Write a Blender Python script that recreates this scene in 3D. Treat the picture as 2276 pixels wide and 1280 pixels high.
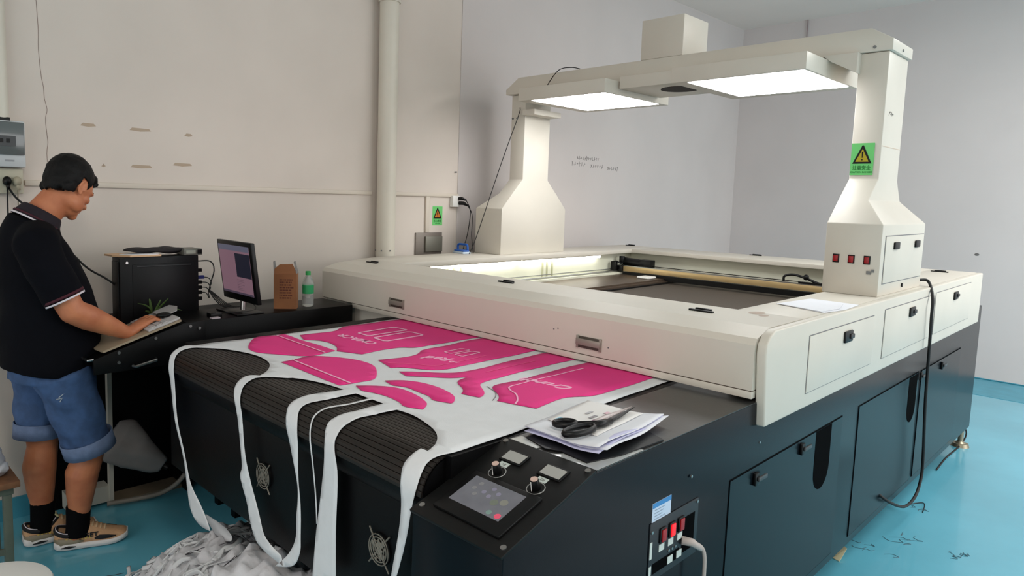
import bpy, bmesh, math, random
from mathutils import Vector, Matrix, Euler
from mathutils.geometry import delaunay_2d_cdt

random.seed(7)
S = bpy.context.scene
for o in list(bpy.data.objects):
    bpy.data.objects.remove(o)
COL = S.collection
V = Vector

# ---------------------------------------------------------------- camera
cam_d = bpy.data.cameras.new('camera')
cam = bpy.data.objects.new('camera', cam_d)
COL.objects.link(cam)
cam_d.sensor_width = 36.0
cam_d.lens = 1535.26 / 2276 * 36
cam_d.shift_x = 0.0659
cam_d.shift_y = -0.0201
cam_d.clip_start = 0.02
_r, _d, _f = (0.68174667, 0.73110848, 0.02649269), (0.09230304, -0.05003501, -0.99447305), (-0.72574212, 0.68042405, -0.10159474)
cam.matrix_world = Matrix(((_r[0], -_d[0], -_f[0], 0.0), (_r[1], -_d[1], -_f[1], 0.0), (_r[2], -_d[2], -_f[2], 1.55), (0, 0, 0, 1)))
S.camera = cam

# ---------------------------------------------------------------- light and exposure
def lin(c):
    return tuple((x / 255 / 12.92) if x / 255 <= 0.04045 else ((x / 255 + 0.055) / 1.055) ** 2.4 for x in c)

w = bpy.data.worlds.new('hall_daylight')
S.world = w
w.use_nodes = True
w.node_tree.nodes['Background'].inputs[0].default_value = (1.0, 0.955, 0.935, 1)
w.node_tree.nodes['Background'].inputs[1].default_value = 1.3
S.view_settings.view_transform = 'Standard'
S.view_settings.look = 'None'
S.view_settings.gamma = 1.0
S.view_settings.use_curve_mapping = False
S.view_settings.exposure = 0.44

def area(name, loc, target, sx, sy, power, color=(1, 1, 1)):
    d = bpy.data.lights.new(name, 'AREA')
    d.shape = 'RECTANGLE'; d.size = sx; d.size_y = sy; d.energy = power; d.color = color
    o = bpy.data.objects.new(name, d); COL.objects.link(o)
    o.location = loc
    o.rotation_euler = (V(target) - V(loc)).to_track_quat('-Z', 'Y').to_euler()
    return o
area('ceiling_fill_light', (0.9, 0.2, 3.35), (0.9, 0.3, 0), 2.6, 0.5, 38, (1.0, 0.90, 0.80))  # unseen overhead fill added near the camera
area('ceiling_fill_light', (0.9, 5.6, 3.35), (0.9, 5.7, 0), 2.4, 0.5, 82, (1.0, 0.97, 0.94))  # unseen overhead lamp added to brighten the back wall and hood top
area('window_light', (4.6, 5.2, 1.9), (-1.0, 5.2, 1.0), 4.5, 2.6, 90, (0.97, 0.98, 1.0))

# ---------------------------------------------------------------- materials
MATS = {}
def M(name, col=(128, 128, 128), rough=0.5, metal=0.0, noise=0.0, nscale=8.0, bump=0.0, bscale=60.0, emit=None, estr=1.0, trans=0.0, alpha=1.0, coat=0.0, ior=1.45, col2=None, spec=0.5):
    if name in MATS:
        return MATS[name]
    m = bpy.data.materials.new(name); m.use_nodes = True
    nt = m.node_tree; p = nt.nodes['Principled BSDF']
    c = lin(col)
    p.inputs['Base Color'].default_value = (*c, 1)
    p.inputs['Roughness'].default_value = rough
    p.inputs['Metallic'].default_value = metal
    p.inputs['IOR'].default_value = ior
    p.inputs['Specular IOR Level'].default_value = spec
    if coat: p.inputs['Coat Weight'].default_value = coat
    if trans: p.inputs['Transmission Weight'].default_value = trans
    if emit:
        p.inputs['Emission Color'].default_value = (*lin(emit), 1)
        p.inputs['Emission Strength'].default_value = estr
    tc = nt.nodes.new('ShaderNodeTexCoord')
    if noise or col2:
        n = nt.nodes.new('ShaderNodeTexNoise'); n.inputs['Scale'].default_value = nscale; n.inputs['Detail'].default_value = 6
        nt.links.new(tc.outputs['Object'], n.inputs['Vector'])
        r = nt.nodes.new('ShaderNodeValToRGB')
        a = lin(col2) if col2 else tuple(x * (1 - noise) for x in c)
        b = c if col2 else tuple(min(1, x * (1 + noise * 0.6)) for x in c)
        r.color_ramp.elements[0].position = 0.35; r.color_ramp.elements[1].position = 0.65
        r.color_ramp.elements[0].color = (*a, 1); r.color_ramp.elements[1].color = (*b, 1)
        nt.links.new(n.outputs['Fac'], r.inputs['Fac']); nt.links.new(r.outputs['Color'], p.inputs['Base Color'])
    if bump:
        n2 = nt.nodes.new('ShaderNodeTexNoise'); n2.inputs['Scale'].default_value = bscale; n2.inputs['Detail'].default_value = 4
        nt.links.new(tc.outputs['Object'], n2.inputs['Vector'])
        b2 = nt.nodes.new('ShaderNodeBump'); b2.inputs['Strength'].default_value = bump; b2.inputs['Distance'].default_value = 0.01
        nt.links.new(n2.outputs['Fac'], b2.inputs['Height']); nt.links.new(b2.outputs['Normal'], p.inputs['Normal'])
    MATS[name] = m
    return m

WALL = M('wall_paint', (211, 201, 191), 0.75, noise=0.05, nscale=1.3, bump=0.12, bscale=9)
WALL2 = M('wall_paint_cool', (199, 192, 189), 0.75, noise=0.04, nscale=1.1, bump=0.12, bscale=9)
CEIL = M('ceiling_paint', (238, 226, 218), 0.8, noise=0.03, nscale=1)
FLOOR = M('teal_epoxy', (98, 176, 198), 0.23, noise=0.10, nscale=1.6, bump=0.03, bscale=14, coat=0.35)
TEAL = M('teal_skirting_paint', (70, 150, 172), 0.4, noise=0.1)
CREAM = M('cream_powder_coat', (207, 201, 189), 0.42, noise=0.03, nscale=3)
CREAM2 = M('cream_inner_coat', (214, 214, 196), 0.5, noise=0.03)
PIPE = M('pipe_pvc', (208, 202, 188), 0.45, noise=0.04, nscale=4)
BLACK = M('black_powder_coat', (7, 7, 8), 0.42, spec=0.16, metal=0.0, noise=0.15, nscale=12, bump=0.05, bscale=220)
NAVY = M('dark_blue_grey_coat', (8, 14, 20), 0.24, metal=0.0, spec=0.17, noise=0.12, nscale=2.5)
TOPM = M('table_top_coat', (74, 74, 73), 0.33, metal=0.6, noise=0.12, nscale=3, bump=0.03, bscale=160)
DARKM = M('dark_plastic', (7, 7, 8), 0.4, spec=0.3)
RUB = M('black_rubber', (16, 16, 17), 0.6)
SLAT = M('slat_dark_brown', (34, 29, 26), 0.42, metal=0.3, noise=0.3, nscale=6)
STEEL = M('brushed_steel', (170, 170, 168), 0.3, metal=1.0)
GREYM = M('grey_metal', (120, 122, 122), 0.45, metal=0.6, noise=0.1)
WHITEP = M('white_plastic', (225, 224, 220), 0.4)
CLOTH = M('white_polyester', (214, 216, 218), 0.85, noise=0.03, nscale=20, bump=0.08, bscale=300)
PINKC = M('pink_polyester', (224, 48, 130), 0.8, noise=0.05, nscale=4, bump=0.08, bscale=300)
INKW = M('pale_print', (240, 175, 205), 0.8)
INKG = M('grey_print', (120, 115, 118), 0.8)
LEDM = M('light_diffuser', (255, 255, 255), 0.5, emit=(255, 255, 255), estr=7.2)
TUBE = M('tube_glow', (255, 255, 255), 0.5, emit=(255, 255, 248), estr=7.0)
GLASS = M('smoked_cover', (95, 100, 100), 0.12, alpha=1.0)
RED = M('red_plastic', (150, 12, 20), 0.35)
REDL = M('red_lit', (220, 20, 30), 0.35, emit=(255, 20, 30), estr=0.9)
GREEN = M('sticker_green', (104, 196, 110), 0.5)
YEL = M('sticker_yellow', (165, 150, 10), 0.5)
DGREEN = M('sticker_dark_green', (20, 110, 40), 0.6)
PAPER = M('paper', (224, 226, 232), 0.75, noise=0.02)
PAPER2 = M('paper_lilac', (196, 196, 224), 0.75)
SEAMD = M('seam_dark', (6, 7, 9), .8, spec=.04)
VOIDM = M('void_black', (3, 3, 4), .9, spec=.04)
CARD = M('cardboard', (140, 92, 58), 0.8, noise=0.12, nscale=9)
SKIN = M('skin', (192, 122, 84), 0.5, noise=0.08, nscale=14, col2=(172, 102, 70))
HAIR = M('black_hair', (6, 5, 5), 0.6, spec=0.25, noise=0.4, nscale=30, bump=0.2, bscale=160)
SHIRT = M('navy_polo_cloth', (9, 10, 16), 0.9, spec=0.12, noise=0.15, nscale=5, bump=0.1, bscale=260)
TRIMM = M('maroon_knit', (64, 18, 32), 0.85)
WHT = M('white_knit', (212, 205, 212), 0.8)
DENIM = M('blue_denim', (58, 84, 124), 0.85, noise=0.22, nscale=22, bump=0.15, bscale=350)
DENIM2 = M('light_denim', (98, 116, 148), 0.85, noise=0.15, nscale=30, bump=0.15, bscale=350)
SOCK = M('black_sock', (8, 8, 10), 0.9, spec=0.1)
SHOE = M('tan_knit', (196, 154, 116), 0.8, noise=0.08, nscale=60, bump=0.1, bscale=300)
SOLE = M('white_rubber', (216, 212, 210), 0.5)
SHOEG = M('grey_heel', (138, 128, 108), 0.6)
WOOD = M('worn_wood', (128, 88, 60), 0.6, noise=0.3, nscale=14)
MET_G = M('green_grey_metal', (96, 104, 92), 0.5, noise=0.15)

# ---------------------------------------------------------------- helpers
ORG = {}
def tag(o, label=None, cat=None, group=None, kind=None):
    if label: o['label'] = label
    if cat: o['category'] = cat
    if group: o['group'] = group
    if kind: o['kind'] = kind
    return o
def thing(name, label, cat, loc, group=None):
    o = bpy.data.objects.new(name, None); COL.objects.link(o)
    o.location = loc; o.empty_display_size = 0.05
    ORG[o.name] = V(loc)
    return tag(o, label, cat, group)

class B:
    def __init__(s): s.bm = bmesh.new()
    def box(s, a, b):
        x0, y0, z0 = a; x1, y1, z1 = b
        v = [s.bm.verts.new(p) for p in ((x0, y0, z0), (x1, y0, z0), (x1, y1, z0), (x0, y1, z0), (x0, y0, z1), (x1, y0, z1), (x1, y1, z1), (x0, y1, z1))]
        for f in ((0, 3, 2, 1), (4, 5, 6, 7), (0, 1, 5, 4), (1, 2, 6, 5), (2, 3, 7, 6), (3, 0, 4, 7)):
            s.bm.faces.new([v[i] for i in f])
        return s
    def levels(s, rings):
        vs = [[s.bm.verts.new(p) for p in r] for r in rings]
        n = len(vs[0])
        for a, b in zip(vs, vs[1:]):
            for i in range(n):
                s.bm.faces.new((a[i], a[(i + 1) % n], b[(i + 1) % n], b[i]))
        s.bm.faces.new(vs[0][::-1]); s.bm.faces.new(vs[-1])
        return s
    def prism(s, pts, d):
        d = V(d)
        return s.levels([[V(p) for p in pts], [V(p) + d for p in pts]])
    def tube(s, pts, r, seg=8, cap=True, squash=None, side=None):
        pts = [V(p) for p in pts]; n = len(pts)
        rr = r if isinstance(r, (list, tuple)) else [r] * n
        rings = []; prev = None
        for i, p in enumerate(pts):
            t = (pts[min(i + 1, n - 1)] - pts[max(i - 1, 0)])
            t = t.normalized() if t.length > 1e-9 else V((0, 0, 1))
            if side is not None:
                a = V(side) - t * t.dot(V(side)); a.normalize()
            elif prev is None:
                a = t.orthogonal().normalized()
            else:
                a = prev - t * t.dot(prev)
                a = a.normalized() if a.length > 1e-6 else t.orthogonal().normalized()
            prev = a; b = t.cross(a)
            q = rr[i]; ra, rb = q if isinstance(q, (list, tuple)) else (q, q)
            rings.append([p + a * (math.cos(k * 2 * math.pi / seg) * ra) + b * (math.sin(k * 2 * math.pi / seg) * rb) for k in range(seg)])
        return s.levels(rings)
    def cyl(s, a, b, r, seg=20, r2=None):
        return s.tube([a, b], [r, r if r2 is None else r2], seg)
    def ell(s, c, r, rot=None, u=16, v=10):
        m = Matrix.Translation(c) @ (rot.to_4x4() if rot is not None else Matrix()) @ Matrix.Diagonal((r[0], r[1], r[2], 1))
        bmesh.ops.create_uvsphere(s.bm, u_segments=u, v_segments=v, radius=1, matrix=m)
        return s
    def lathe(s, c, prof, seg=24):
        c = V(c)
        return s.levels([[c + V((math.cos(k * 2 * math.pi / seg) * r, math.sin(k * 2 * math.pi / seg) * r, z)) for k in range(seg)] for r, z in prof])
    def ring(s, c, n, R, r, seg=28, sub=6):
        c = V(c); n = V(n).normalized(); a = n.orthogonal().normalized(); b = n.cross(a)
        vs = []
        for k in range(seg):
            t = k * 2 * math.pi / seg; d = a * math.cos(t) + b * math.sin(t)
            vs.append([s.bm.verts.new(c + d * R + (d * math.cos(j * 2 * math.pi / sub) + n * math.sin(j * 2 * math.pi / sub)) * r) for j in range(sub)])
        for k in range(seg):
            for j in range(sub):
                s.bm.faces.new((vs[k][j], vs[(k + 1) % seg][j], vs[(k + 1) % seg][(j + 1) % sub], vs[k][(j + 1) % sub]))
        return s
    def done(s, name, mat, parent=None, smooth=False, bevel=0.0, label=None, cat=None, group=None, kind=None, bseg=2):
        bm = s.bm
        bmesh.ops.recalc_face_normals(bm, faces=bm.faces)
        if bevel:
            ed = [e for e in bm.edges if len(e.link_faces) == 2 and e.calc_face_angle(0) > 0.5]
            bmesh.ops.bevel(bm, geom=ed, offset=bevel, segments=bseg, affect='EDGES', profile=0.5, clamp_overlap=True)
        me = bpy.data.meshes.new(name)
        if parent is not None:
            org = ORG[parent.name]
        else:
            xs = [v.co for v in bm.verts]
            org = V(((min(v.x for v in xs) + max(v.x for v in xs)) / 2, (min(v.y for v in xs) + max(v.y for v in xs)) / 2, min(v.z for v in xs)))
        bmesh.ops.translate(bm, verts=bm.verts, vec=-org)
        bm.to_mesh(me); bm.free()
        me.materials.append(mat)
        if smooth or bevel:
            for p in me.polygons: p.use_smooth = True
            if smooth != 'all':
                me.set_sharp_from_angle(angle=math.radians(38))
        o = bpy.data.objects.new(name, me); COL.objects.link(o)
        if parent is not None: o.parent = parent
        else: o.location = org
        ORG[o.name] = org
        return tag(o, label, cat, group, kind)

def evalmesh(tmp):
    dg = bpy.context.evaluated_depsgraph_get()
    me = bpy.data.meshes.new_from_object(tmp.evaluated_get(dg))
    return me
def text_bm(body, size, extrude=0.0004, align='CENTER', shear=0.0, bold=0.0):
    c = bpy.data.curves.new('t', 'FONT'); c.body = body; c.size = size; c.extrude = extrude; c.align_x = align; c.align_y = 'CENTER'; c.shear = shear; c.offset = bold
    c.resolution_u = 3
    o = bpy.data.objects.new('t', c); COL.objects.link(o)
    me = evalmesh(o); bpy.data.objects.remove(o)
    b = B(); b.bm.from_mesh(me); bpy.data.meshes.remove(me)
    return b
def text(name, body, size, origin, xdir, ydir, mat, parent, ext=0.0004, align='CENTER', shear=0.0, bold=0.0, sx=1.0, label=None):
    b = text_bm(body, size, ext, align, shear, bold)
    x = V(xdir).normalized(); y = V(ydir).normalized(); z = x.cross(y)
    m = Matrix(((x[0] * sx, y[0], z[0], origin[0]), (x[1] * sx, y[1], z[1], origin[1]), (x[2] * sx, y[2], z[2], origin[2]), (0, 0, 0, 1)))
    b.bm.transform(m)
    return b.done(name, mat, parent, label=label)
def remesh(b, voxel, smooth=4, fac=0.5):
    me = bpy.data.meshes.new('r'); bmesh.ops.recalc_face_normals(b.bm, faces=b.bm.faces); b.bm.to_mesh(me); b.bm.free()
    o = bpy.data.objects.new('r', me); COL.objects.link(o)
    m = o.modifiers.new('r', 'REMESH'); m.mode = 'VOXEL'; m.voxel_size = voxel
    if smooth:
        s = o.modifiers.new('s', 'SMOOTH'); s.iterations = smooth; s.factor = fac
    me2 = evalmesh(o); bpy.data.objects.remove(o)
    r = B(); r.bm.from_mesh(me2); bpy.data.meshes.remove(me2)
    return r
def catmull(pts, n=6):
    pts = [V(p) for p in pts]; out = []
    P = [pts[0] * 2 - pts[1]] + pts + [pts[-1] * 2 - pts[-2]]
    for i in range(1, len(P) - 2):
        for k in range(n):
            t = k / n
            out.append(0.5 * ((2 * P[i]) + (P[i + 1] - P[i - 1]) * t + (2 * P[i - 1] - 5 * P[i] + 4 * P[i + 1] - P[i + 2]) * t * t + (3 * P[i] - P[i - 1] - 3 * P[i + 1] + P[i + 2]) * t ** 3))
    return out + [pts[-1]]
def cable(name, pts, r, mat, parent=None, n=6, seg=6, **k):
    return B().tube(catmull(pts, n), r, seg).done(name, mat, parent, smooth='all', **k)

# ---------------------------------------------------------------- the setting
XW, YB, ZC = -3.62, 7.95, 3.52
B().box((-6.0, -4.5, -0.1), (6.5, YB + 0.15, 0)).done('floor', FLOOR, kind='structure')
B().box((XW - 0.15, -4.5, 0), (XW, YB, ZC)).done('wall_left', WALL, kind='structure')
wl = bpy.data.objects['wall_left']
B().box((XW - 0.15, YB, 0), (6.5, YB + 0.15, ZC)).done('wall_back', M('wall_paint_back', (210, 203, 201), 0.75, noise=0.04, nscale=1.1, bump=0.12, bscale=9), kind='structure')
wb = bpy.data.objects['wall_back']
B().box((XW - 0.15, -4.5, ZC), (6.5, YB + 0.15, ZC + 0.12)).done('ceiling', CEIL, kind='structure')
B().box((5.0, -4.5, 0), (5.15, 2.6, ZC)).done('reflection_blocker_wall', WALL, kind='structure')  # unseen part wall added to keep bright surroundings out of cabinet reflections
B().box((XW, YB - 0.012, 0), (6.5, YB, 0.005)).box((XW, YB - 0.012, 0.0), (6.5, YB, 0.012)).done('baseboard_back', TEAL, kind='structure')
# darker teal band on the floor edge along the back wall
B().box((XW, YB - 0.72, 0), (6.5, YB - 0.012, 0.0025)).done('trim_1', TEAL, kind='structure')
B().box((XW, -4.5, 0), (XW + 0.012, YB - 0.72, 0.1)).done('baseboard_left', TEAL, kind='structure')
# shallow pilaster beside the socket and horizontal cable trunking
B().box((XW, 3.50, 0), (XW + 0.005, YB, ZC)).done('trim_2', WALL2, kind='structure')
B().box((XW, 0.76, 1.55), (XW + 0.016, 2.72, 1.575)).box((XW, 2.86, 1.55), (XW + 0.016, 3.50, 1.575)).box((XW, 3.19, 1.30), (XW + 0.016, 3.225, 1.55)).done('trim_3', M('trunking_pvc', (206, 196, 182), 0.5), bevel=0.003, kind='structure')
MARK = M('putty_mark', (176, 158, 138), 0.8)
for a, b, z in ((1.0, 1.07, 1.848), (1.225, 1.33, 1.845), (1.50, 1.545, 1.838), (1.226, 1.332, 1.662), (1.438, 1.54, 1.682), (1.09, 1.11, 1.66)):
    B().prism([(XW, a, z - 0.006), (XW, (a + b) / 2, z - 0.010), (XW, b, z - 0.005), (XW, b - 0.01, z + 0.006), (XW, a + 0.012, z + 0.007)], (0.0012, 0, 0)).done('plaster_patch', MARK, wl)
cr = [(XW, 0.826, 2.5), (XW, 0.831, 2.38), (XW, 0.836, 2.25), (XW, 0.834, 2.17), (XW, 0.842, 2.05), (XW, 0.850, 2.0), (XW, 0.852, 1.95), (XW, 0.862, 1.9), (XW, 0.854, 1.86), (XW, 0.857, 1.80), (XW, 0.861, 1.75), (XW, 0.855, 1.70), (XW, 0.860, 1.62)]
B().tube(catmull(cr, 3), 0.0013, 4).done('crack', M('crack_line', (128, 108, 100), 0.9), wl)
sc = M('marker_ink', (110, 106, 104), 0.8)
for y0, y1, z, n in ((4.92, 5.25, 1.915, 12), (4.85, 5.05, 1.862, 6), (5.12, 5.32, 1.855, 6), (5.38, 5.56, 1.845, 6)):
    b = B()
    for k in range(n):
        y = y0 + (y1 - y0) * k / n; h = random.uniform(0.008, 0.022)
        b.tube([(XW + 0.0055, y, z - h), (XW + 0.0055, y + random.uniform(-.005, .015), z + h)], 0.0018, 4)
        b.tube([(XW + 0.0055, y - 0.004, z + random.uniform(-h, h)), (XW + 0.0055, y + 0.018, z + random.uniform(-h, h))], 0.0016, 4)
    b.done('handwriting', sc, wl)
B().cyl((XW + 0.0, 3.47, 1.728), (XW + 0.02, 3.47, 1.728), 0.005, 8).done('nail', GREYM, wl)
B().ell((-1.29, YB - 0.001, 1.15), (0.018, 0.002, 0.012)).done('wall_chip', sc, wb)
B().cyl((-2.93, YB - 0.012, 3.0), (-2.93, YB - 0.012, ZC), 0.006, 6).done('conduit_wire', M('wire_grey', (150, 135, 135), .7), wb)
# scuffs on the epoxy
fl = bpy.data.objects['floor']
SC = M('scuff', (60, 100, 112), 0.5)
for (x, y), n in (((-0.745, 3.759), 7), ((-0.836, 3.509), 4), ((-0.544, 3.745), 6), ((-0.935, 3.5), 3), ((-0.80, 4.15), 3)):
    b = B()
    for k in range(n):
        p = [(x + random.uniform(-.05, .05), y + random.uniform(-.07, .07), 0.0006)]
        for j in range(3): p.append((p[-1][0] + random.uniform(-.03, .03), p[-1][1] + random.uniform(-.03, .03), 0.0006))
        b.tube(catmull(p, 3), 0.0014, 4)
    b.done('scuff_mark', SC, fl)

# ---------------------------------------------------------------- round pipes on the left wall
p = thing('downpipe', 'cream round downpipe with bolted collars standing on wall behind the white machine hood', 'pipe', (-3.55, 2.79, 0))
B().cyl((-3.545, 2.79, 0.0), (-3.545, 2.79, 2.78), 0.062, 36).done('pipe_body', PIPE, p, smooth=True)
B().cyl((-3.545, 2.79, 2.755), (-3.545, 2.79, 2.80), 0.070, 36).done('collar', PIPE, p, smooth=True)
B().cyl((-3.545, 2.79, 2.80), (-3.545, 2.79, ZC), 0.062, 36).done('pipe_body', PIPE, p, smooth=True)
B().cyl((-3.545, 2.79, 1.155), (-3.545, 2.79, 1.20), 0.064, 36).done('collar', PIPE, p, smooth=True)
for z in (2.77, 1.195):
    for a in (-10, -60, -110):
        q = math.radians(a)
        B().ell((-3.545 + math.cos(q) * .067, 2.79 + math.sin(q) * .067, z), (.005, .005, .005), u=8, v=6).done('bolt', GREYM, p)
p = thing('narrow_downpipe', 'narrow cream pipe rising up the wall above the grey breaker box', 'pipe', (-3.585, 0.60, 1.84))
B().cyl((-3.585, 0.675, 1.84), (-3.585, 0.668, ZC), 0.028, 24).done('pipe_body', PIPE, p, smooth=True)
B().cyl((-3.565, 0.645, 1.835), (-3.565, 0.700, 1.835), 0.012, 12).done('clamp', RUB, p, smooth=True)

# ---------------------------------------------------------------- wall fittings, left end
p = thing('breaker_box', 'white breaker box with smoked flip window on the wall above the man', 'fuse box', (XW, 0.62, 1.63))
B().box((XW, 0.45, 1.63), (XW + 0.07, 0.755, 1.832)).done('housing', M('grey_white_plastic', (200, 204, 206), .4), p, bevel=0.006)
B().box((XW + 0.07, 0.46, 1.683), (XW + 0.082, 0.750, 1.826)).done('window', GLASS, p, bevel=0.004)
B().box((XW + 0.082, 0.60, 1.72), (XW + 0.086, 0.715, 1.765)).done('breaker_row', M('breaker_grey', (60, 62, 64), .4), p)
for y in (0.655, 0.680): B().box((XW + 0.086, y, 1.735), (XW + 0.09, y + 0.012, 1.752)).done('breaker_switch', DARKM, p)
B().box((XW + 0.07, 0.675, 1.655), (XW + 0.072, 0.71, 1.662)).done('badge', M('badge_grey', (150, 152, 156), .4), p)
p = thing('socket_strip', 'cream surface socket box with two plugs under the breaker box', 'socket', (XW, 0.65, 1.51))
B().box((XW, 0.55, 1.513), (XW + 0.035, 0.750, 1.625)).done('housing', M('aged_plastic', (196, 192, 172), .5), p, bevel=0.005)
for i, (y, mt) in enumerate(((0.683, DARKM), (0.722, M('beige_plug', (172, 164, 142), .5)))):
    B().ell((XW + 0.05, y, 1.568), (0.022, 0.018, 0.022)).tube([(XW + 0.055, y, 1.56), (XW + 0.058, y + 0.004, 1.53)], 0.008, 8).done('plug', mt, p, smooth='all')
tag(cable('black_cable', [(XW + .06, .688, 1.535), (XW + .05, .72, 1.49), (XW + .06, .78, 1.43), (-3.45, .84, 1.33), (-3.36, .93, 1.20), (-3.31, 1.00, 1.145), (-3.305, 1.05, 1.105)], 0.0048, RUB), 'thick black cable running from the wall socket down to the computer tower', 'cable')
tag(cable('hanging_cable', [(XW + .045, .684, 1.53), (XW + .03, .686, 1.40), (XW + .03, .69, 1.1), (XW + .03, .69, 0.7)], 0.0035, RUB), 'thin black cord hanging straight down from the black plug', 'cable')
tag(cable('beige_cable', [(XW + .045, .724, 1.54), (XW + .03, .727, 1.44), (XW + .03, .73, 1.2), (XW + .03, .73, 0.7)], 0.003, M('beige_cord', (160, 152, 132), .5)), 'thin beige cord hanging down from the beige plug', 'cable')
p = thing('fire_extinguisher', 'small red cylinder with a pale label partly hidden behind the man', 'extinguisher', (-3.585, 0.625, 0.8))
B().lathe((-3.585, 0.625, 0.0), [(0.02, .80), (0.035, .81), (0.035, 0.92), (0.028, 0.95), (0.010, 0.96), (0.010, 0.98)], 20).done('tank', RED, p, smooth=True)
B().lathe((-3.585, 0.625, 0.84), [(0.0353, 0), (0.0353, 0.04)], 20).done('tank_label', M('label_cream', (200, 190, 150), .6), p, smooth=True)

# ---------------------------------------------------------------- wall fittings near the machine
p = thing('flush_panel', 'grey metal access panel with a raised lid low on the wall', 'panel', (XW, 3.23, 1.14))
B().box((XW, 3.105, 1.10), (XW + 0.012, 3.350, 1.298)).done('frame', M('panel_taupe', (122, 114, 106), .45, metal=.3), p, bevel=0.002)
B().box((XW + 0.012, 3.185, 1.165), (XW + 0.026, 3.343, 1.272)).done('lid', M('panel_grey', (118, 116, 106), .45, metal=.3), p, bevel=0.002)
def warning_sign(name, label, org, right, up, w, h, big, small, bolt):
    p = thing(name, label, 'sign', org)
    o = V(org); r = V(right); u = V(up); n = r.cross(u)
    def P2(x, y, z=0): return o + r * x + u * y + n * z
    B().prism([P2(-w / 2, 0), P2(w / 2, 0), P2(w / 2, h), P2(-w / 2, h)], n * 0.0012).done('sign_sheet', GREEN, p)
    B().prism([P2(-w * .42, h * .36, .0012), P2(w * .42, h * .36, .0012), P2(w * .03, h * .93, .0012), P2(-w * .03, h * .93, .0012)], n * 0.0006).done('triangle_border', DARKM, p)
    B().prism([P2(-w * .29, h * .42, .0018), P2(w * .29, h * .42, .0018), P2(0, h * .82, .0018)], n * 0.0005).done('triangle_field', M('sign_orange', (190, 110, 20), .5) if bolt else YEL, p)
    if bolt:
        B().prism([P2(.01 * w, h * .76, .0023), P2(-.10 * w, h * .56, .0023), P2(-.0 * w, h * .58, .0023), P2(-.06 * w, h * .44, .0023), P2(.10 * w, h * .63, .0023), P2(.01 * w, h * .61, .0023)], n * 0.0005).done('bolt_mark', DARKM, p)
    else:
        B().prism([P2(-.035 * w, h * .74, .0023), P2(-.018 * w, h * .54, .0023), P2(.018 * w, h * .54, .0023), P2(.035 * w, h * .74, .0023)], n * .0005).prism([P2(-.03 * w, h * .46, .0023), P2(.03 * w, h * .46, .0023), P2(.03 * w, h * .50, .0023), P2(-.03 * w, h * .50, .0023)], n * .0005).done('exclamation_mark', DARKM, p)
    text('lettering', big, h * .15, P2(0, h * .22, .0014), r, u, DGREEN, p, ext=.0003, bold=.0004, sx=w * .8 / (h * .15 * 4))
    text('lettering', small, h * .07, P2(0, h * .09, .0014), r, u, DGREEN, p, ext=.0003, bold=.0003, sx=1.0)
warning_sign('warning_sign', 'small green sticker with orange shock triangle above the grey wall panel', (XW, 3.311, 1.348), (0, 1, 0), (0, 0, 1), 0.094, 0.134, '当心触电', 'CAUTION', True)
p = thing('wall_socket', 'white wall socket holding two black plugs by the machine corner post', 'socket', (XW + .02, 3.465, 1.48))
B().box((XW + .0, 3.428, 1.480), (XW + .035, 3.495, 1.560)).done('housing', WHITEP, p, bevel=0.004)
B().tube([(XW + .035, 3.487, 1.541), (XW + .06, 3.492, 1.541), (XW + .075, 3.52, 1.53)], [.012, .012, .006], 10).done('plug', DARKM, p, smooth=True)
B().tube([(XW + .035, 3.490, 1.508), (XW + .065, 3.505, 1.508), (XW + .08, 3.535, 1.49)], [.014, .014, .006], 10).done('plug', DARKM, p, smooth=True)
cable('wall_cord', [(XW + .075, 3.52, 1.53), (XW + .09, 3.55, 1.45), (XW + .12, 3.50, 1.30), (XW + .2, 3.38, 1.19)], 0.003, RUB, p)
cable('wall_cord', [(XW + .08, 3.535, 1.49), (XW + .09, 3.57, 1.42), (XW + .16, 3.50, 1.28), (XW + .31, 3.37, 1.172)], 0.003, RUB, p)

# ---------------------------------------------------------------- floor-level cabinet behind the man; its black panels stand for under-desk shade
p = thing('open_cabinet', 'open fronted cabinet with added black shade panels against the wall carrying the computer tower', 'cabinet', (-3.42, 1.4, 0))
B().box((-3.60, 0.80, 0.905), (-3.235, 2.10, 0.93)).done('top', BLACK, p, bevel=.002)
B().box((-3.60, 0.80, 0.0), (-3.58, 2.10, 0.905)).done('shade_back_panel', BLACK, p)  # black sheet added in place of the deep shade under the desk
B().box((-3.58, 2.06, 0.0), (-3.235, 2.10, 0.905)).done('side_panel', BLACK, p)  # black panel added to darken the space under the desk
B().box((-3.58, 1.40, 0.0), (-3.40, 1.43, 0.905)).done('side_panel', BLACK, p)  # inner black panel, likewise added for under-desk shade
B().box((-3.50, 1.048, 0.0), (-3.47, 1.068, 0.905)).done('post', M('white_post', (188, 186, 176), .5), p, label='white edge post')
B().box((-3.56, 0.86, 0.02), (-3.48, 1.048, 0.10)).done('plinth', M('white_post'), p, label='pale plinth board')
B().box((-3.58, 1.068, 0.0), (-3.46, 1.40, 0.018)).done('bottom_board', M('pale_board', (120, 108, 90), .7), p)
b = B().tube([(-3.47, 1.05, .36), (-3.45, 1.09, .325), (-3.42, 1.15, .27), (-3.395, 1.22, .215), (-3.375, 1.272, .178)], [(.05, .08), (.08, .115), (.075, .098), (.055, .062), (.032, .036)], 24, side=(1, 0, 0))
b = remesh(b, .009, 2)
for v in b.bm.verts: v.co += V((.004 * math.sin(v.co.z * 60 + v.co.y * 25), .003 * math.sin(v.co.y * 50), .005 * math.sin(v.co.y * 38 + v.co.z * 20)))
hole = B().cyl((-3.372, 1.276, .176), (-3.362, 1.290, .166), .013, 14)
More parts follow.
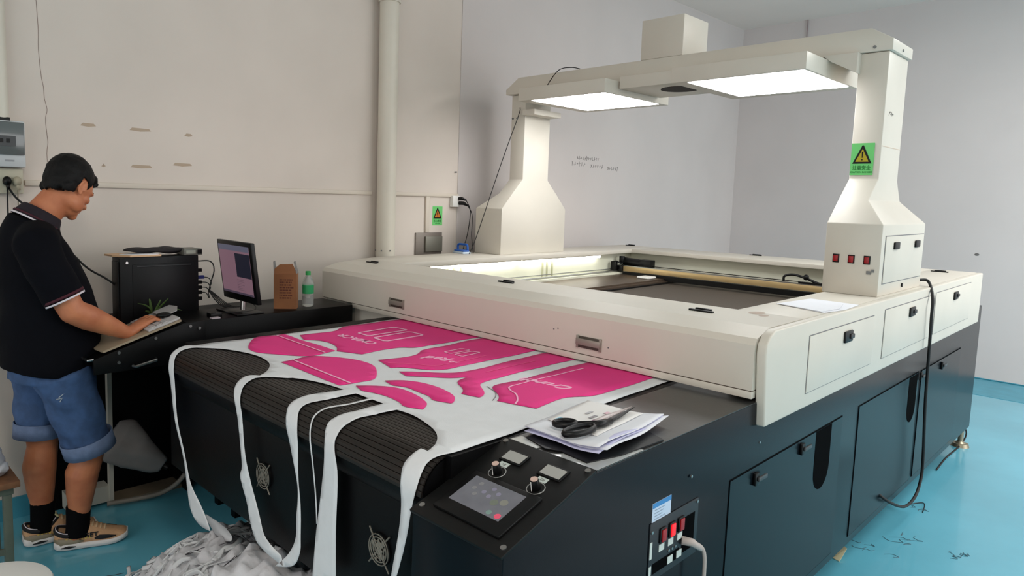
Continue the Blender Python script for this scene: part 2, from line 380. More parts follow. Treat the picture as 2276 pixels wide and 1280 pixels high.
cb_ = b.done('cloth_bundle', M('grey_sack', (128, 126, 126), .9, noise=.1), label='grey rolled cloth bundle lying in the open cabinet under the desk', cat='bundle', smooth='all')
hole.done('rolled_end', DARKM, cb_)
tag(cable('bent_hose', [(-3.42, 1.02, .035), (-3.40, 1.15, .03), (-3.38, 1.26, .035), (-3.36, 1.33, .07), (-3.34, 1.37, .12)], .012, M('hose_grey', (130, 126, 118), .5)), 'pale bent hose on the cabinet floor beneath the grey bundle', 'hose')

# ---------------------------------------------------------------- console desk
p = thing('console_desk', 'long black console desk with sloping keyboard shelf beside the conveyor', 'desk', (-3.08, 1.4, 0))
def slope(y): return 0.88 + (y - 0.88) * 0.3125
B().prism([(-3.22, 1.215, 0.70), (-3.22, 2.10, 0.70), (-3.22, 2.10, 0.975), (-3.22, 1.215, 0.975)], (0.285, 0, 0)).done('desk_body', BLACK, p, bevel=.003)
B().prism([(-2.945, 0.835, 0.80), (-2.945, 1.30, 0.80), (-2.945, 1.30, 0.975), (-2.945, 1.20, 0.972), (-2.945, 0.835, 0.862)], (0.015, 0, 0)).done('side_plate', BLACK, p, bevel=.002)
B().prism([(-3.22, 0.835, 0.80), (-3.22, 1.22, 0.80), (-3.22, 1.22, 0.972), (-3.22, 0.835, 0.862)], (0.015, 0, 0)).done('side_plate', BLACK, p, bevel=.002)
B().prism([(-3.205, 0.84, 0.845), (-3.205, 1.215, 0.962), (-3.205, 1.215, 0.972), (-3.205, 0.84, 0.857)], (0.262, 0, 0)).done('sloping_shelf', BLACK, p)
B().box((-3.20, 0.86, 0.80), (-2.95, 1.22, 0.812)).done('shelf_bottom', BLACK, p)
for y, z in ((.932, .88), (.931, .839), (1.081, .922), (1.231, .958), (1.272, .945)):
    B().cyl((-2.932, y, z), (-2.925, y, z), .0065, 10).done('screw', STEEL, p, smooth=True)
B().tube([(-2.925, .985, .818), (-2.905, .99, .818), (-2.905, 1.075, .834), (-2.925, 1.08, .835)], .006, 8).done('handle', STEEL, p, smooth=True)
B().tube([(-2.94, .84, .862), (-2.95, .82, .858), (-3.02, .815, .858)], .005, 8).done('drawer_pull', STEEL, p, smooth=True)
for y in (1.47, 2.0):
    B().box((-3.18, y - .02, .0), (-3.14, y + .02, .70)).done('leg', BLACK, p)
    B().box((-3.0, y - .02, .0), (-2.96, y + .02, .70)).done('leg', BLACK, p)
p = thing('sloping_board', 'beige board lying on the sloping shelf under the man\'s forearm', 'board', (-3.06, 0.95, 0.87))
B().prism([(-3.19, .862, slope(.862) + .003), (-2.945, .878, slope(.878) + .003), (-2.935, 1.195, slope(1.195) + .003), (-3.19, 1.195, slope(1.195) + .003)], (0, -.002, .008)).done('board_sheet', M('beige_board', (150, 134, 112), .6), p)
p = thing('keyboard', 'pale grey keyboard in two tones under the man\'s fingers', 'keyboard', (-3.06, 1.15, 0.95))
def sl(x, y, h=0): return V((x, y, slope(y) + .012 + h))
B().prism([sl(-3.17, 1.06), sl(-2.945, 1.06), sl(-2.945, 1.195), sl(-3.17, 1.195)], (0, -.003, .009)).done('key_tray', M('grey_key', (176, 172, 172), .5), p, bevel=.002)
for j in range(3):
    for i in range(9):
        x = -3.16 + i * .0235; y = 1.07 + j * .026
        B().prism([sl(x, y, .009), sl(x + .019, y, .009), sl(x + .019, y + .021, .009), sl(x, y + .021, .009)], (0, -.001, .004)).done('key', M('grey_key'), p)
tag(B().prism([sl(-3.15, 1.15, .018), sl(-3.02, 1.145, .018), sl(-3.02, 1.21, .02), sl(-3.08, 1.235, .02), sl(-3.15, 1.225, .02)], (0, 0, .003)).done('folded_paper', M('grey_paper', (168, 164, 164), .7)), 'small grey paper sheet curling at the top of the keyboard', 'paper')
tag(B().ell((-3.03, 1.155, 1.0), (.022, .035, .012)).done('computer_mouse', DARKM, smooth='all'), 'small black mouse beneath the man\'s fingertips', 'mouse')

# plant behind the keyboard
p = thing('potted_plant', 'sparse green plant with narrow leaves between keyboard and computer tower', 'plant', (-3.205, 1.14, 0.93))
B().lathe((-3.228, 1.16, .93), [(.020, 0), (.026, .035), (.028, .038)], 14).done('pot', DARKM, p, smooth=True)
LEAF = M('leaf_green', (62, 84, 38), .55)
def leaf(pts, wd):
    b = B(); pts = catmull(pts, 4); n = len(pts)
    b.tube(pts, [(max(.0008, wd * math.sin(math.pi * (k + .3) / (n + .3)) ** .7), .0009) for k in range(n)], 6, side=(0, 1, .2))
    b.done('leaf', LEAF, p, smooth='all')
q = (-3.2, 1.165, .965)
leaf([q, (-3.18, 1.155, 1.01), (-3.17, 1.145, 1.055)], .007)
leaf([q, (-3.19, 1.18, 1.0), (-3.18, 1.20, 1.045)], .006)
leaf([q, (-3.19, 1.19, 1.0), (-3.17, 1.23, 1.05)], .006)
leaf([q, (-3.17, 1.15, 1.005), (-3.15, 1.12, 1.03), (-3.13, 1.08, 1.045)], .004)
leaf([q, (-3.18, 1.2, .99), (-3.17, 1.25, 1.0), (-3.16, 1.29, .99)], .004)
leaf([q, (-3.19, 1.15, .99), (-3.18, 1.13, 1.0)], .006)

# computer tower
p = thing('computer_tower', 'large black computer tower standing by the wall behind the plant', 'computer', (-3.33, 1.21, 0.93))
B().box((-3.35, 1.045, 0.93), (-3.25, 1.41, 1.238)).done('case', M('tower_black', (18, 18, 20), .45, noise=.1, spec=.25), p, bevel=.004)
B().box((-3.252, 1.10, 0.96), (-3.247, 1.39, 1.205)).done('side_panel', M('tower_black'), p, bevel=.003)
B().tube([(-3.246, 1.12, 1.195), (-3.246, 1.37, 1.195)], .0025, 6).done('panel_crease', M('tower_edge', (52, 52, 54), .35), p)
B().cyl((-3.25, 1.075, 1.215), (-3.243, 1.075, 1.215), .006, 12).done('key_lock', STEEL, p, smooth=True)
B().box((-3.34, 1.039, 0.95), (-3.26, 1.046, 1.22)).done('front_bezel', M('tower_black'), p, bevel=.003)
for i, z in enumerate((1.16, 1.125, 1.10, 1.075, 1.05, 1.02)):
    B().box((-3.30, 1.41, z - .008), (-3.28, 1.44 + (.012 if i == 1 else 0), z + .008)).done('connector', M('blue_connector', (40, 48, 120), .5) if i == 1 else DARKM, p)
for i, (z, d) in enumerate(((1.205, .09), (1.125, .07), (1.10, .065), (1.075, .06), (1.05, .055))):
    cable('cord', [(-3.29, 1.42, z), (-3.28, 1.42 + d * .7, z - .004), (-3.27, 1.43 + d * .75, z - .05 if i == 0 else z - .03), (-3.26, 1.47, 1.06), (-3.20, 1.50 + i * .01, .99), (-3.14, 1.54 + i * .012, .982)], .0032 if i == 0 else .0022, RUB, p)
p = thing('cutting_board', 'thin orange edged tan board lying on top of the computer tower', 'board', (-3.33, 1.08, 1.238))
B().prism([(-3.38, 1.02, 1.240), (-3.30, 1.03, 1.240), (-3.245, 1.09, 1.240), (-3.245, 1.23, 1.240), (-3.40, 1.20, 1.240)], (0, 0, .008)).done('board_sheet', M('tan_board', (214, 176, 138), .6), p)
B().prism([(-3.30, 1.06, 1.248), (-3.25, 1.10, 1.248), (-3.25, 1.22, 1.248), (-3.36, 1.19, 1.248)], (0, 0, .003)).done('note_paper', PAPER, p)
b = B().ell((-3.33, 1.24, 1.262), (.06, .12, .012)).ell((-3.32, 1.18, 1.266), (.045, .10, .012)).ell((-3.32, 1.29, 1.262), (.055, .08, .016))
b = remesh(b, .006, 3)
for v in b.bm.verts: v.co.z += .0025 * math.sin(v.co.y * 45 + v.co.x * 60)
b.done('black_bag', M('bag_cloth', (36, 32, 34), .8, bump=.3, bscale=60), label='flattened black bag lying across the top of the computer tower', cat='bag', smooth='all')
p = thing('network_switch', 'small grey metal box at the rear top of the computer tower', 'switch box', (-3.31, 1.385, 1.238))
B().box((-3.37, 1.34, 1.239), (-3.25, 1.43, 1.268)).done('housing', M('switch_grey', (120, 120, 112), .5, metal=.3), p, bevel=.002)
B().box((-3.251, 1.35, 1.246), (-3.248, 1.395, 1.262)).done('port_strip', M('port_pale', (170, 172, 160), .5), p)
B().box((-3.251, 1.405, 1.244), (-3.247, 1.425, 1.264)).done('port_block', DARKM, p)
# gadgets on the desk
tag(B().box((-3.02, 1.345, .976), (-2.975, 1.40, .995)).box((-2.985, 1.35, .995), (-2.975, 1.37, .999)).done('power_adapter', DARKM, bevel=.003), 'small black power adapter on the desk before the monitor', 'adapter')
tag(B().box((-2.965, 1.335, .976), (-2.94, 1.375, .982)).done('usb_stick', M('silver_plastic', (170, 160, 166), .4)), 'tiny silver stick lying at the desk edge', 'memory stick')
# monitor
p = thing('monitor', 'black desktop monitor showing a mauve work screen on the console desk', 'monitor', (-3.07, 1.50, 0.975))
mz0, mz1 = 1.032, 1.318
def mp(x, z, d=0): return V((x, 1.50 - (z - 1.17) * .13 + d, z))
mx0, mx1 = -3.206, -2.862
XX = dict()
B().prism([mp(mx0, mz0), mp(mx1, mz0), mp(mx1, mz1), mp(mx0, mz1)], (0, .022, 0)).done('casing', DARKM, p, bevel=.004)
SCR = M('screen_mauve', (70, 55, 62), .3, emit=(122, 92, 104), estr=.55)
B().prism([mp(mx0 + .014, mz0 + .034, -.001), mp(mx1 - .024, mz0 + .034, -.001), mp(mx1 - .024, mz1 - .020, -.001), mp(mx0 + .014, mz1 - .020, -.001)], (0, .002, 0)).done('screen', SCR, p)
def srect(x0, x1, z0, z1, m, n='screen_panel'):
    B().prism([mp(x0, z0, -.0016), mp(x1, z0, -.0016), mp(x1, z1, -.0016), mp(x0, z1, -.0016)], (0, .0004, 0)).done(n, m, p)
srect(mx0 + .014, mx1 - .024, mz1 - .046, mz1 - .020, M('screen_bar', (50, 50, 60), .3, emit=(92, 92, 108), estr=.5), 'toolbar')
srect(-3.03, mx1 - .024, 1.15, 1.262, M('screen_dark', (16, 16, 24), .3, emit=(34, 34, 46), estr=.5), 'dark_window')
srect(mx0 + .014, mx1 - .024, mz0 + .034, mz0 + .044, M('screen_foot', (40, 34, 44), .3, emit=(70, 60, 74), estr=.5), 'task_bar')
for k in range(7):
    z = 1.135 - k * .008
    srect(-3.035, -3.035 + random.uniform(.03, .07), z, z + .002, M('screen_text', (90, 70, 80), .3, emit=(86, 66, 76), estr=.5), 'text_row')
B().box((mx1 - .16, 1.512, mz0 - .0), (mx1 - .148, 1.514, mz0 + .006)).done('power_led', STEEL, p)
B().tube([(-3.03, 1.535, 1.06), (-3.03, 1.53, .99)], .014, 12).done('neck', STEEL, p, smooth=True)
B().box((-3.17, 1.46, .975), (-2.95, 1.60, .983)).done('stand_base', DARKM, p, bevel=.003)
cable('video_cord', [(-3.0, 1.40, .985), (-3.02, 1.46, .984), (-3.0, 1.52, .984), (-3.04, 1.60, .984), (-3.10, 1.62, 1.0), (-3.08, 1.55, 1.04)], .002, RUB, p)
# carton and bottle
p = thing('open_carton', 'small brown cardboard carton with raised flaps beside the green capped bottle', 'box', (-3.04, 1.76, 0.975))
CM = Matrix.Translation((-3.035, 1.765, 0)) @ Matrix.Rotation(math.radians(-38), 4, 'Z')
def cbox(b): b.bm.transform(CM); return b
w2, d2, cz = .056, .034, 1.152
cbox(B().box((-d2, -w2, .976), (d2, w2, cz))).done('carton_body', CARD, p)
cbox(B().prism([(d2, -w2, cz), (d2, w2, cz), (d2 - .006, w2 - .008, cz + .018), (d2 - .01, w2 - .022, cz + .048), (d2 - .01, .01, cz + .046), (d2 - .01, -.028, cz + .045), (d2 - .006, -w2 + .004, cz + .024)], (-.003, 0, 0))).done('flap', CARD, p)
CG = M('card_grey', (120, 118, 116), .7)
cbox(B().prism([(-d2, -w2, cz), (d2, -w2, cz), (d2 - .01, -w2 - .004, cz + .058), (-d2 + .01, -w2 - .004, cz + .058)], (0, .003, 0))).done('flap', CG, p)
cbox(B().prism([(-d2, w2, cz), (d2, w2, cz), (d2 - .012, w2 - .014, cz + .058), (-d2 + .01, w2 - .014, cz + .058)], (0, -.003, 0))).done('flap', CG, p)
for k in range(8):
    z = 1.118 - k * .013
    b = B(); y = -.028
    while y < .030:
        l = random.uniform(.004, .014); b.box((d2, y, z), (d2 + .0006, y + l, z + .007)); y += l + .003
    cbox(b).done('printed_row', M('card_print', (96, 52, 38), .8), p)
p = thing('water_bottle', 'clear plastic bottle with green cap and green wrapper beside the carton', 'bottle', (-3.03, 1.865, 0.976))
c = (-3.025, 1.885, .976)
CLR = M('clear_plastic', (226, 230, 228), .12, trans=.75, ior=1.2)
B().lathe(c, [(.024, 0), (.029, .006), (.029, .05), (.027, .058), (.029, .066), (.029, .115), (.025, .135), (.012, .156), (.011, .166)], 28).done('bottle_shell', CLR, p, smooth=True)
B().lathe(c, [(.0295, .066), (.0295, .110)], 28).done('wrapper', M('wrapper_green', (38, 150, 92), .4), p, smooth=True)
B().lathe(c, [(.0135, .160), (.0135, .178), (.011, .180)], 20).done('cap', M('cap_green', (44, 150, 78), .4), p, smooth=True)

# ================================================================ the cutting machine
m = thing('laser_cutter', 'huge cream and black conveyor laser cutter with overhead light bridge filling the room', 'machine', (-1.9, 3.3, 0))
ZT, ZH = 0.937, 1.165
X0, X1 = -2.72, -0.86
# black lower cabinet
B().box((X0, 1.75, 0.116), (-1.135, 5.64, 0.86)).done('base_cabinet', NAVY, m, bevel=.003)
B().prism([(-1.135, .985, .12), (-1.135, 5.64, .12), (-1.135, 5.64, ZT), (-1.135, 1.292, ZT), (-1.135, .985, .843)], (X1 + 1.135, 0, 0)).done('side_cabinet', NAVY, m, bevel=.003)
B().box((-2.70, 1.05, 0.45), (-1.135, 1.75, 0.86)).done('front_housing', BLACK, m, bevel=.003)
B().box((X0, 1.12, 0.86), (-2.635, 2.4, ZT)).done('left_table_edge', BLACK, m, bevel=.004)
B().box((-1.133, 1.300, ZT), (X1 - .001, 2.40, ZT + .002)).done('side_table_top', TOPM, m)
B().box((X0, 5.40, 0.86), (-1.135, 5.64, ZT)).done('rear_table', TOPM, m)
B().box((X0, 2.0, .86), (-1.14, 2.16, .90)).done('cross_sill', BLACK, m)
B().box((-1.150, 1.1, .80), (-1.131, 2.2, ZT + .002)).done('belt_guard', BLACK, m)
# conveyor slats around the front roller
Y0, RR = 1.11, .09
def prof(s, h=0.0):
    if s >= 0: return (Y0 + s, .94 + h)
    if s > -RR * math.pi / 2:
        t = -s / RR; return (Y0 - (RR + h) * math.sin(t), .94 - RR + (RR + h) * math.cos(t))
    return (Y0 - RR - h, .94 - RR + (s + RR * math.pi / 2))
sl_me = None
s = -RR * math.pi / 2 + .004; k = 0; pitch = .0155
slb = bpy.data.meshes.new('slat'); b = B()
b.prism([(-2.632, 0, -.006), (-2.632, pitch * .93, -.004), (-2.632, pitch * .90, -.0012), (-2.632, pitch * .55, .0), (-2.632, pitch * .04, -.0008)], (1.482, 0, 0))
bmesh.ops.recalc_face_normals(b.bm, faces=b.bm.faces); b.bm.to_mesh(slb); b.bm.free(); slb.materials.append(SLAT)
org = ORG[m.name]
while s < 1.25:
    y, z = prof(s, -.001); y2, z2 = prof(s + pitch, -.001)
    o = bpy.data.objects.new('slat', slb); COL.objects.link(o); o.parent = m
    o.location = V((0, y, z)) - org; o.rotation_euler = (math.atan2(z2 - z, y2 - y), 0, 0)
    s += pitch
# roller drum behind the slats
B().cyl((-2.64, Y0, .94 - RR), (-1.15, Y0, .94 - RR), RR - .010, 32).done('front_roller', BLACK, m, smooth=True)
B().box((-2.635, Y0, .90), (-1.15, 5.3, .929)).done('belt_bed', BLACK, m)
B().box((-2.635, 2.40, .880), (-1.15, 5.3, .930)).done('belt_core', BLACK, m)
# fans on the front housing
for fx in (-1.93, -1.328):
    f = B().cyl((fx, 1.052, .65), (fx, 1.044, .65), .042, 28).done('fan', DARKM, m, smooth=True)
    FG = M('dusty_guard', (120, 116, 106), .7, metal=.2, noise=.3)
    for R_ in (.012, .022, .032, .040): B().ring((fx, 1.040, .65), (0, 1, 0), R_, .0016).done('guard_ring', FG, f, smooth='all')
    for a in range(4):
        q = math.pi / 4 + a * math.pi / 2
        B().tube([(fx, 1.040, .65), (fx + math.cos(q) * .058, 1.042, .65 + math.sin(q) * .068)], .0022, 6).done('guard_arm', FG, f)
    bb = B()
    for j in range(40):
        a = random.uniform(0, 6.28); r_ = random.uniform(.003, .034)
        bb.ell((fx + math.cos(a) * r_ * .8, 1.041, .65 + math.sin(a) * r_), (random.uniform(.002, .006), .002, random.uniform(.003, .008)), u=6, v=4)
    bb.done('dust', FG, f, kind='stuff')
# sloping control panel
def cp(x, y, h=0): return V((x, y, .94 - (1.29 - y) * .3115)) + V((0, -.297, .955)) * h
B().prism([cp(-1.137, .978, -.004), cp(-.858, .978, -.004), cp(-.858, 1.293, -.004), cp(-1.137, 1.293, -.004)], V((0, -.297, .955)) * .008).done('control_panel', M('panel_black', (15, 15, 15), .5, noise=.15, spec=.25), m, bevel=.0015)
cpo = bpy.data.objects['control_panel']
for x, y in ((-1.120, 1.28), (-.871, 1.28), (-1.120, 1.002), (-.871, 1.000)):
    B().cyl(cp(x, y, .004), cp(x, y, .007), .007, 14).done('panel_screw', STEEL, cpo, smooth=True)
B().prism([cp(-1.094, 1.012, .004), cp(-.894, 1.012, .004), cp(-.894, 1.150, .004), cp(-1.094, 1.150, .004)], V((0, -.297, .955)) * .008).done('screen_bezel', DARKM, cpo, bevel=.002)
B().prism([cp(-1.077, 1.045, .012), cp(-.926, 1.045, .012), cp(-.926, 1.135, .012), cp(-1.077, 1.135, .012)], V((0, -.297, .955)) * .0006).done('touch_screen', M('screen_grey', (70, 72, 76), .25, emit=(100, 100, 106), estr=.45, noise=.2, nscale=30), cpo)
def spot(x, y, r, c, e, n='screen_icon'):
    B().cyl(cp(x, y, .0126), cp(x, y, .0130), r, 14).done(n, M('icon_%d_%d_%d' % c, c, .3, emit=c, estr=e), cpo)
for x, y in ((-1.02, 1.10), (-1.005, 1.118), (-1.00, 1.094), (-.985, 1.110)): spot(x, y, .006, (112, 110, 126), .25)
for x, y in ((-1.05, 1.10), (-1.045, 1.118), (-1.035, 1.085)): spot(x, y, .006, (108, 108, 110), .25)
spot(-.975, 1.085, .010, (94, 100, 90), .25); spot(-.955, 1.095, .010, (112, 112, 104), .25)
spot(-.963, 1.056, .007, (100, 122, 116), .25); spot(-.938, 1.056, .008, (180, 66, 88), .45)
for i, (kx, dx) in enumerate(((-1.052, -1.051), (-.935, -.934))):
    B().ring(cp(kx, 1.175, .0042), (0, -.297, .955), .021, .0012).done('dial_ring', M('dial_grey', (150, 150, 148), .5), cpo, smooth='all')
    kn = B().cyl(cp(kx, 1.175, .004), cp(kx, 1.175, .028), .0125, 22, r2=.010).done('knob', DARKM, cpo, bevel=.001)
    B().cyl(cp(kx, 1.175, .028), cp(kx, 1.175, .0295), .0085, 18).done('knob_cap', M('rose_cap', (200, 172, 160), .4), cpo)
    B().tube([cp(kx, 1.1635, .028), cp(kx, 1.161, .006)], .0009, 5).done('pointer', WHITEP, cpo)
    B().prism([cp(dx - .033, 1.215, .004), cp(dx + .033, 1.215, .004), cp(dx + .033, 1.257, .004), cp(dx - .033, 1.257, .004)], V((0, -.297, .955)) * .004).done('display_frame', DARKM, cpo, bevel=.001)
    B().prism([cp(dx - .028, 1.220, .008), cp(dx + .028, 1.220, .008), cp(dx + .028, 1.252, .008), cp(dx - .028, 1.252, .008)], V((0, -.297, .955)) * .0006).done('display', M('lcd_grey', (158, 158, 154), .35), cpo)
    lx = kx - .004
    B().prism([cp(lx - .016, 1.197, .0042), cp(lx + .012, 1.197, .0042), cp(lx + .012, 1.213, .0042), cp(lx - .016, 1.213, .0042)], V((0, -.297, .955)) * .0005).done('number_tag', M('tag_pale', (196, 205, 200), .6), cpo)
    text('tag_text', '1#' if i == 0 else '2#', .012, cp(lx - .002, 1.205, .0048), (1, 0, 0), (0, .955, .297), M('marker_ink'), cpo, ext=.0002)
# right side doors, slots, latches
def groove(pts, nx, name='seam'):
    B().tube(pts, .0016, 4).done(name, M('seam_dark', (10, 12, 15), .7, spec=.04), m)
XS = X1 + .0005
def sidedoor(y0, y1, z0, z1):
    B().box((X1, y0, z0), (X1 + .003, y1, z1)).done('cabinet_door', NAVY, m)
    B().box((X1, y0 - .004, z0 - .004), (X1 + .0012, y1 + .004, z1 + .004)).done('door_gap', M('seam_dark'), m)
sidedoor(2.0, 2.99, .16, .725)
sidedoor(3.20, 4.14, .16, .725)
sidedoor(4.20, 5.10, .16, .722)
def slot(y0, y1, z0, z1):
    pts = [(X1 + .001, y0, z1), (X1 + .001, y1, z1)]
    r = (y1 - y0) / 2; cy = (y0 + y1) / 2
    for k in range(11):
        a = -math.pi * k / 10
        pts.append((X1 + .001, cy + math.cos(a) * r, z0 + r + math.sin(a) * r * 1.0))
    B().prism(pts, (.0028, 0, 0)).done('ventilation_slot', M('void_black', (3, 3, 4), .9, spec=.04), m)
slot(2.705, 2.868, .485, .724)
slot(3.965, 4.115, .485, .722)
def latch(y, z, mat=DARKM):
    l = B().box((X1 + .003, y - .013, z - .020), (X1 + .013, y + .013, z + .020)).done('latch', mat, m, bevel=.002)
    B().box((X1 + .013, y - .004, z - .006), (X1 + .020, y + .060, z + .008)).done('latch_lever', M('latch_grey', (70, 72, 74), .4, metal=.4), l, bevel=.002)
latch(2.175, .688); latch(2.56, .695); latch(4.165, .700); latch(4.62, .688)
B().cyl((X1, 2.2, .80), (X1 + .002, 2.2, .80), .004, 8).done('rivet', STEEL, m)
# power recess with rocker switches
B().box((X1 - .0, 1.545, .575), (X1 + .004, 1.80, .735)).done('switch_plate', M('plate_black', (20, 24, 30), .5), m, bevel=.001)
B().box((X1 + .004, 1.715, .600), (X1 + .0048, 1.780, .700)).box((X1 + .004, 1.565, .594), (X1 + .0048, 1.70, .622)).done('switch_recess', M('void_black'), m)
for y, z in ((1.552, .712), (1.790, .727), (1.790, .600), (1.552, .588), (1.745, .81)): B().cyl((X1 + .003, y, z), (X1 + .007, y, z), .0045, 10).done('plate_screw', STEEL, m, smooth=True)
for i, y in enumerate((1.605, 1.652, 1.700)):
    z = .690
    sw = B().box((X1 + .004, y - .015, z - .020), (X1 + .009, y + .015, z + .020)).done('rocker_switch', DARKM, m, bevel=.001)
    B().box((X1 + .009, y - .010, z - .016), (X1 + .0125, y + .010, z + .016)).done('rocker', REDL if i == 1 else RED, sw, bevel=.001, label='lit red rocker' if i == 1 else None)
    B().box((X1 + .004, y - .013, z - .044), (X1 + .0052, y + .013, z - .025)).done('switch_tag', M('tag_pale'), m)
for y, z in ((1.652, .606), (1.700, .606)): B().box((X1 + .0048, y - .013, z - .010), (X1 + .0062, y + .013, z + .010)).done('switch_tag', M('tag_pale'), m)
for y in (1.643, 1.660, 1.678): B().cyl((X1 + .003, y, .634), (X1 + .007, y, .634), .004, 8).done('small_jack', STEEL, m)
B().box((X1 + .004, 1.546, .640), (X1 + .0055, 1.556, .685)).box((X1 + .004, 1.546, .596), (X1 + .0055, 1.556, .620)).done('edge_tag', M('tag_pale'), m)
B().box((X1 + .0, 1.555, .728), (X1 + .0012, 1.648, .785)).done('rating_label', M('label_ice', (190, 205, 225), .5), m)
B().box((X1 + .0012, 1.555, .772), (X1 + .0016, 1.648, .785)).done('label_band', M('label_blue', (60, 130, 190), .5), m)
for k in range(4): B().box((X1 + .0012, 1.565, .764 - k * .008), (X1 + .0015, 1.565 + random.uniform(.03, .07), .7665 - k * .008)).done('label_row', M('label_greyink', (140, 155, 175), .6), m)
cr_ = cable('power_lead', [(X1 + .006, 1.715, .640), (X1 + .03, 1.735, .635), (X1 + .045, 1.765, .60), (X1 + .045, 1.775, .50), (X1 + .05, 1.775, .30), (X1 + .06, 1.78, .06), (X1 + .12, 1.80, .012), (X1 + .3, 1.9, .010)], .0055, M('grey_cord', (176, 166, 160), .5), m)
B().tube([(X1 + .006, 1.710, .640), (X1 + .028, 1.728, .636), (X1 + .042, 1.752, .615)], [.012, .011, .007], 10).done('plug_head', M('grey_cord'), cr_, smooth='all')
# levelling feet
for x, y in ((-.885, 5.55), (-.90, 1.75), (-2.66, 5.5), (-2.62, 1.82), (-.90, 1.10)):
    B().cyl((x, y, .03), (x, y, .12), .016, 14).cyl((x, y, .0), (x, y, .022), .052, 24, r2=.044).cyl((x, y, .022), (x, y, .034), .030, 20, r2=.018).done('levelling_foot', M('zinc_foot', (150, 142, 122), .4, metal=.7), m, smooth=True)

# white hood: frame round a large opening
OX0, OX1, OY0, OY1 = -3.055, -1.10, 2.52, 4.95
XL, XR, YN, YF = -3.43, -.835, 2.13, 5.40
def xprism(pts, x0, x1): return [[V((x0, y, z)) for y, z in pts], [V((x1, y, z)) for y, z in pts]]
b = B(); b.levels(xprism([(YN, .977), (YN, 1.120), (2.145, 1.140), (2.235, ZH), (OY0, ZH), (OY0, ZH - .028), (2.25, ZH - .028), (2.16, 1.10), (2.16, .977)], -3.27, -.868))
b.done('hood_front', CREAM, m)
B().box((-2.985, YN + .001, .951), (-.868, 2.16, .9735)).done('hood_lower_lip', CREAM, m, bevel=.001)
B().box((-3.0, 2.16, .85), (-2.70, 2.20, .975)).done('hood_end_bracket', CREAM, m)
B().box((-3.26, 2.132, .9735), (-.87, 2.158, .977)).done('hood_seam', M('seam_brown', (84, 70, 60), .8), m)
b = B(); b.levels(xprism([(2.165, .862), (2.137, 1.095), (2.142, 1.128), (2.165, 1.150), (2.20, ZH), (YF, ZH), (YF, .855)], -.866, XR)); b.done('hood_side', CREAM, m, bevel=.006, bseg=3)
B().prism([(-3.2705, 2.25, ZH - .028), (XL + .03, 2.52, ZH - .028), (XL, 2.66, ZH - .028), (XL, YF, ZH - .028), (OX0, YF, ZH - .028), (OX0, OY0 + .0005, ZH - .028), (-3.2705, OY0 + .0005, ZH - .028)], (0, 0, .028)).done('hood_left_top', CREAM, m, bevel=.002)
B().box((OX1, OY0, ZH - .028), (-.866, YF, ZH)).done('hood_right_top', CREAM, m, bevel=.002)
B().box((OX0, OY1, ZH - .028), (OX1, YF, ZH)).done('hood_rear_top', CREAM, m, bevel=.002)
B().prism([(-3.27, 2.16, .86), (-3.27, 2.25, .86), (XL, 2.66, .86), (XL, YF, .86), (XL + .02, YF, .86), (XL + .02, 2.67, .86), (-3.25, 2.26, .86), (-3.25, 2.16, .86)], (0, 0, .278)).done('hood_left_side', CREAM, m)
B().box((XL, YF - .02, .86), (-.866, YF, ZH - .028)).done('hood_rear_side', CREAM, m)
# inside of the hood
B().box((-3.15, 2.40, .985), (-3.12, 5.34, 1.137)).done('inner_left_wall', CREAM2, m)
B().box((-3.15, 5.04, .93), (-.98, 5.06, 1.137)).done('inner_rear_wall', CREAM2, m)
B().box((-1.06, 2.40, .93), (-1.03, 5.28, 1.137)).done('inner_right_wall', CREAM2, m)
BR = M('brown_anodised', (96, 82, 70), .4, metal=.5, noise=.15)
B().box((-3.12, 2.40, .975), (-3.04, 5.28, .990)).done('rail_ledge', CREAM2, m)
B().tube([(-3.07, 2.45, .998), (-3.07, 5.25, .998)], .007, 8).done('linear_rail', STEEL, m)
B().tube([(-3.105, 2.45, 1.012), (-3.105, 5.25, 1.012)], .003, 6).done('drag_cable', GREYM, m)
B().box((-3.06, 2.30, .86), (-2.66, 5.28, .975)).box((-2.66, 2.30, .86), (-2.64, 5.28, .962)).done('inner_side_box', BR, m)
B().box((-2.632, 2.45, .9405), (-1.15, 5.25, .9425)).done('honeycomb_mesh', M('mesh_brown', (76, 68, 60), .65, metal=.2, noise=.15, nscale=120), m)
B().box((-2.66, 2.40, .9425), (-2.62, 5.25, .952)).done('bed_edge', DARKM, m)
for y in (2.95, 3.0, 3.06, 3.88, 3.93, 3.99):
    B().box((-3.121, y, .99), (-3.112, y + .012, 1.125)).done('wall_rib', M('rib_green', (176, 176, 148), .5), m)
for y0, y1 in ((2.72, 3.60), (3.62, 4.56)):
    tb = B().box((-3.118, y0, 1.128), (-3.075, y1, 1.137)).done('tube_batten', CREAM, m)
    B().cyl((-3.09, y0 + .01, 1.120), (-3.09, y1 - .01, 1.120), .0105, 14).done('light_tube', TUBE, m, smooth=True)
B().cyl((-3.09, 2.69, 1.120), (-3.09, 2.72, 1.120), .012, 10).done('tube_socket', DARKM, m)
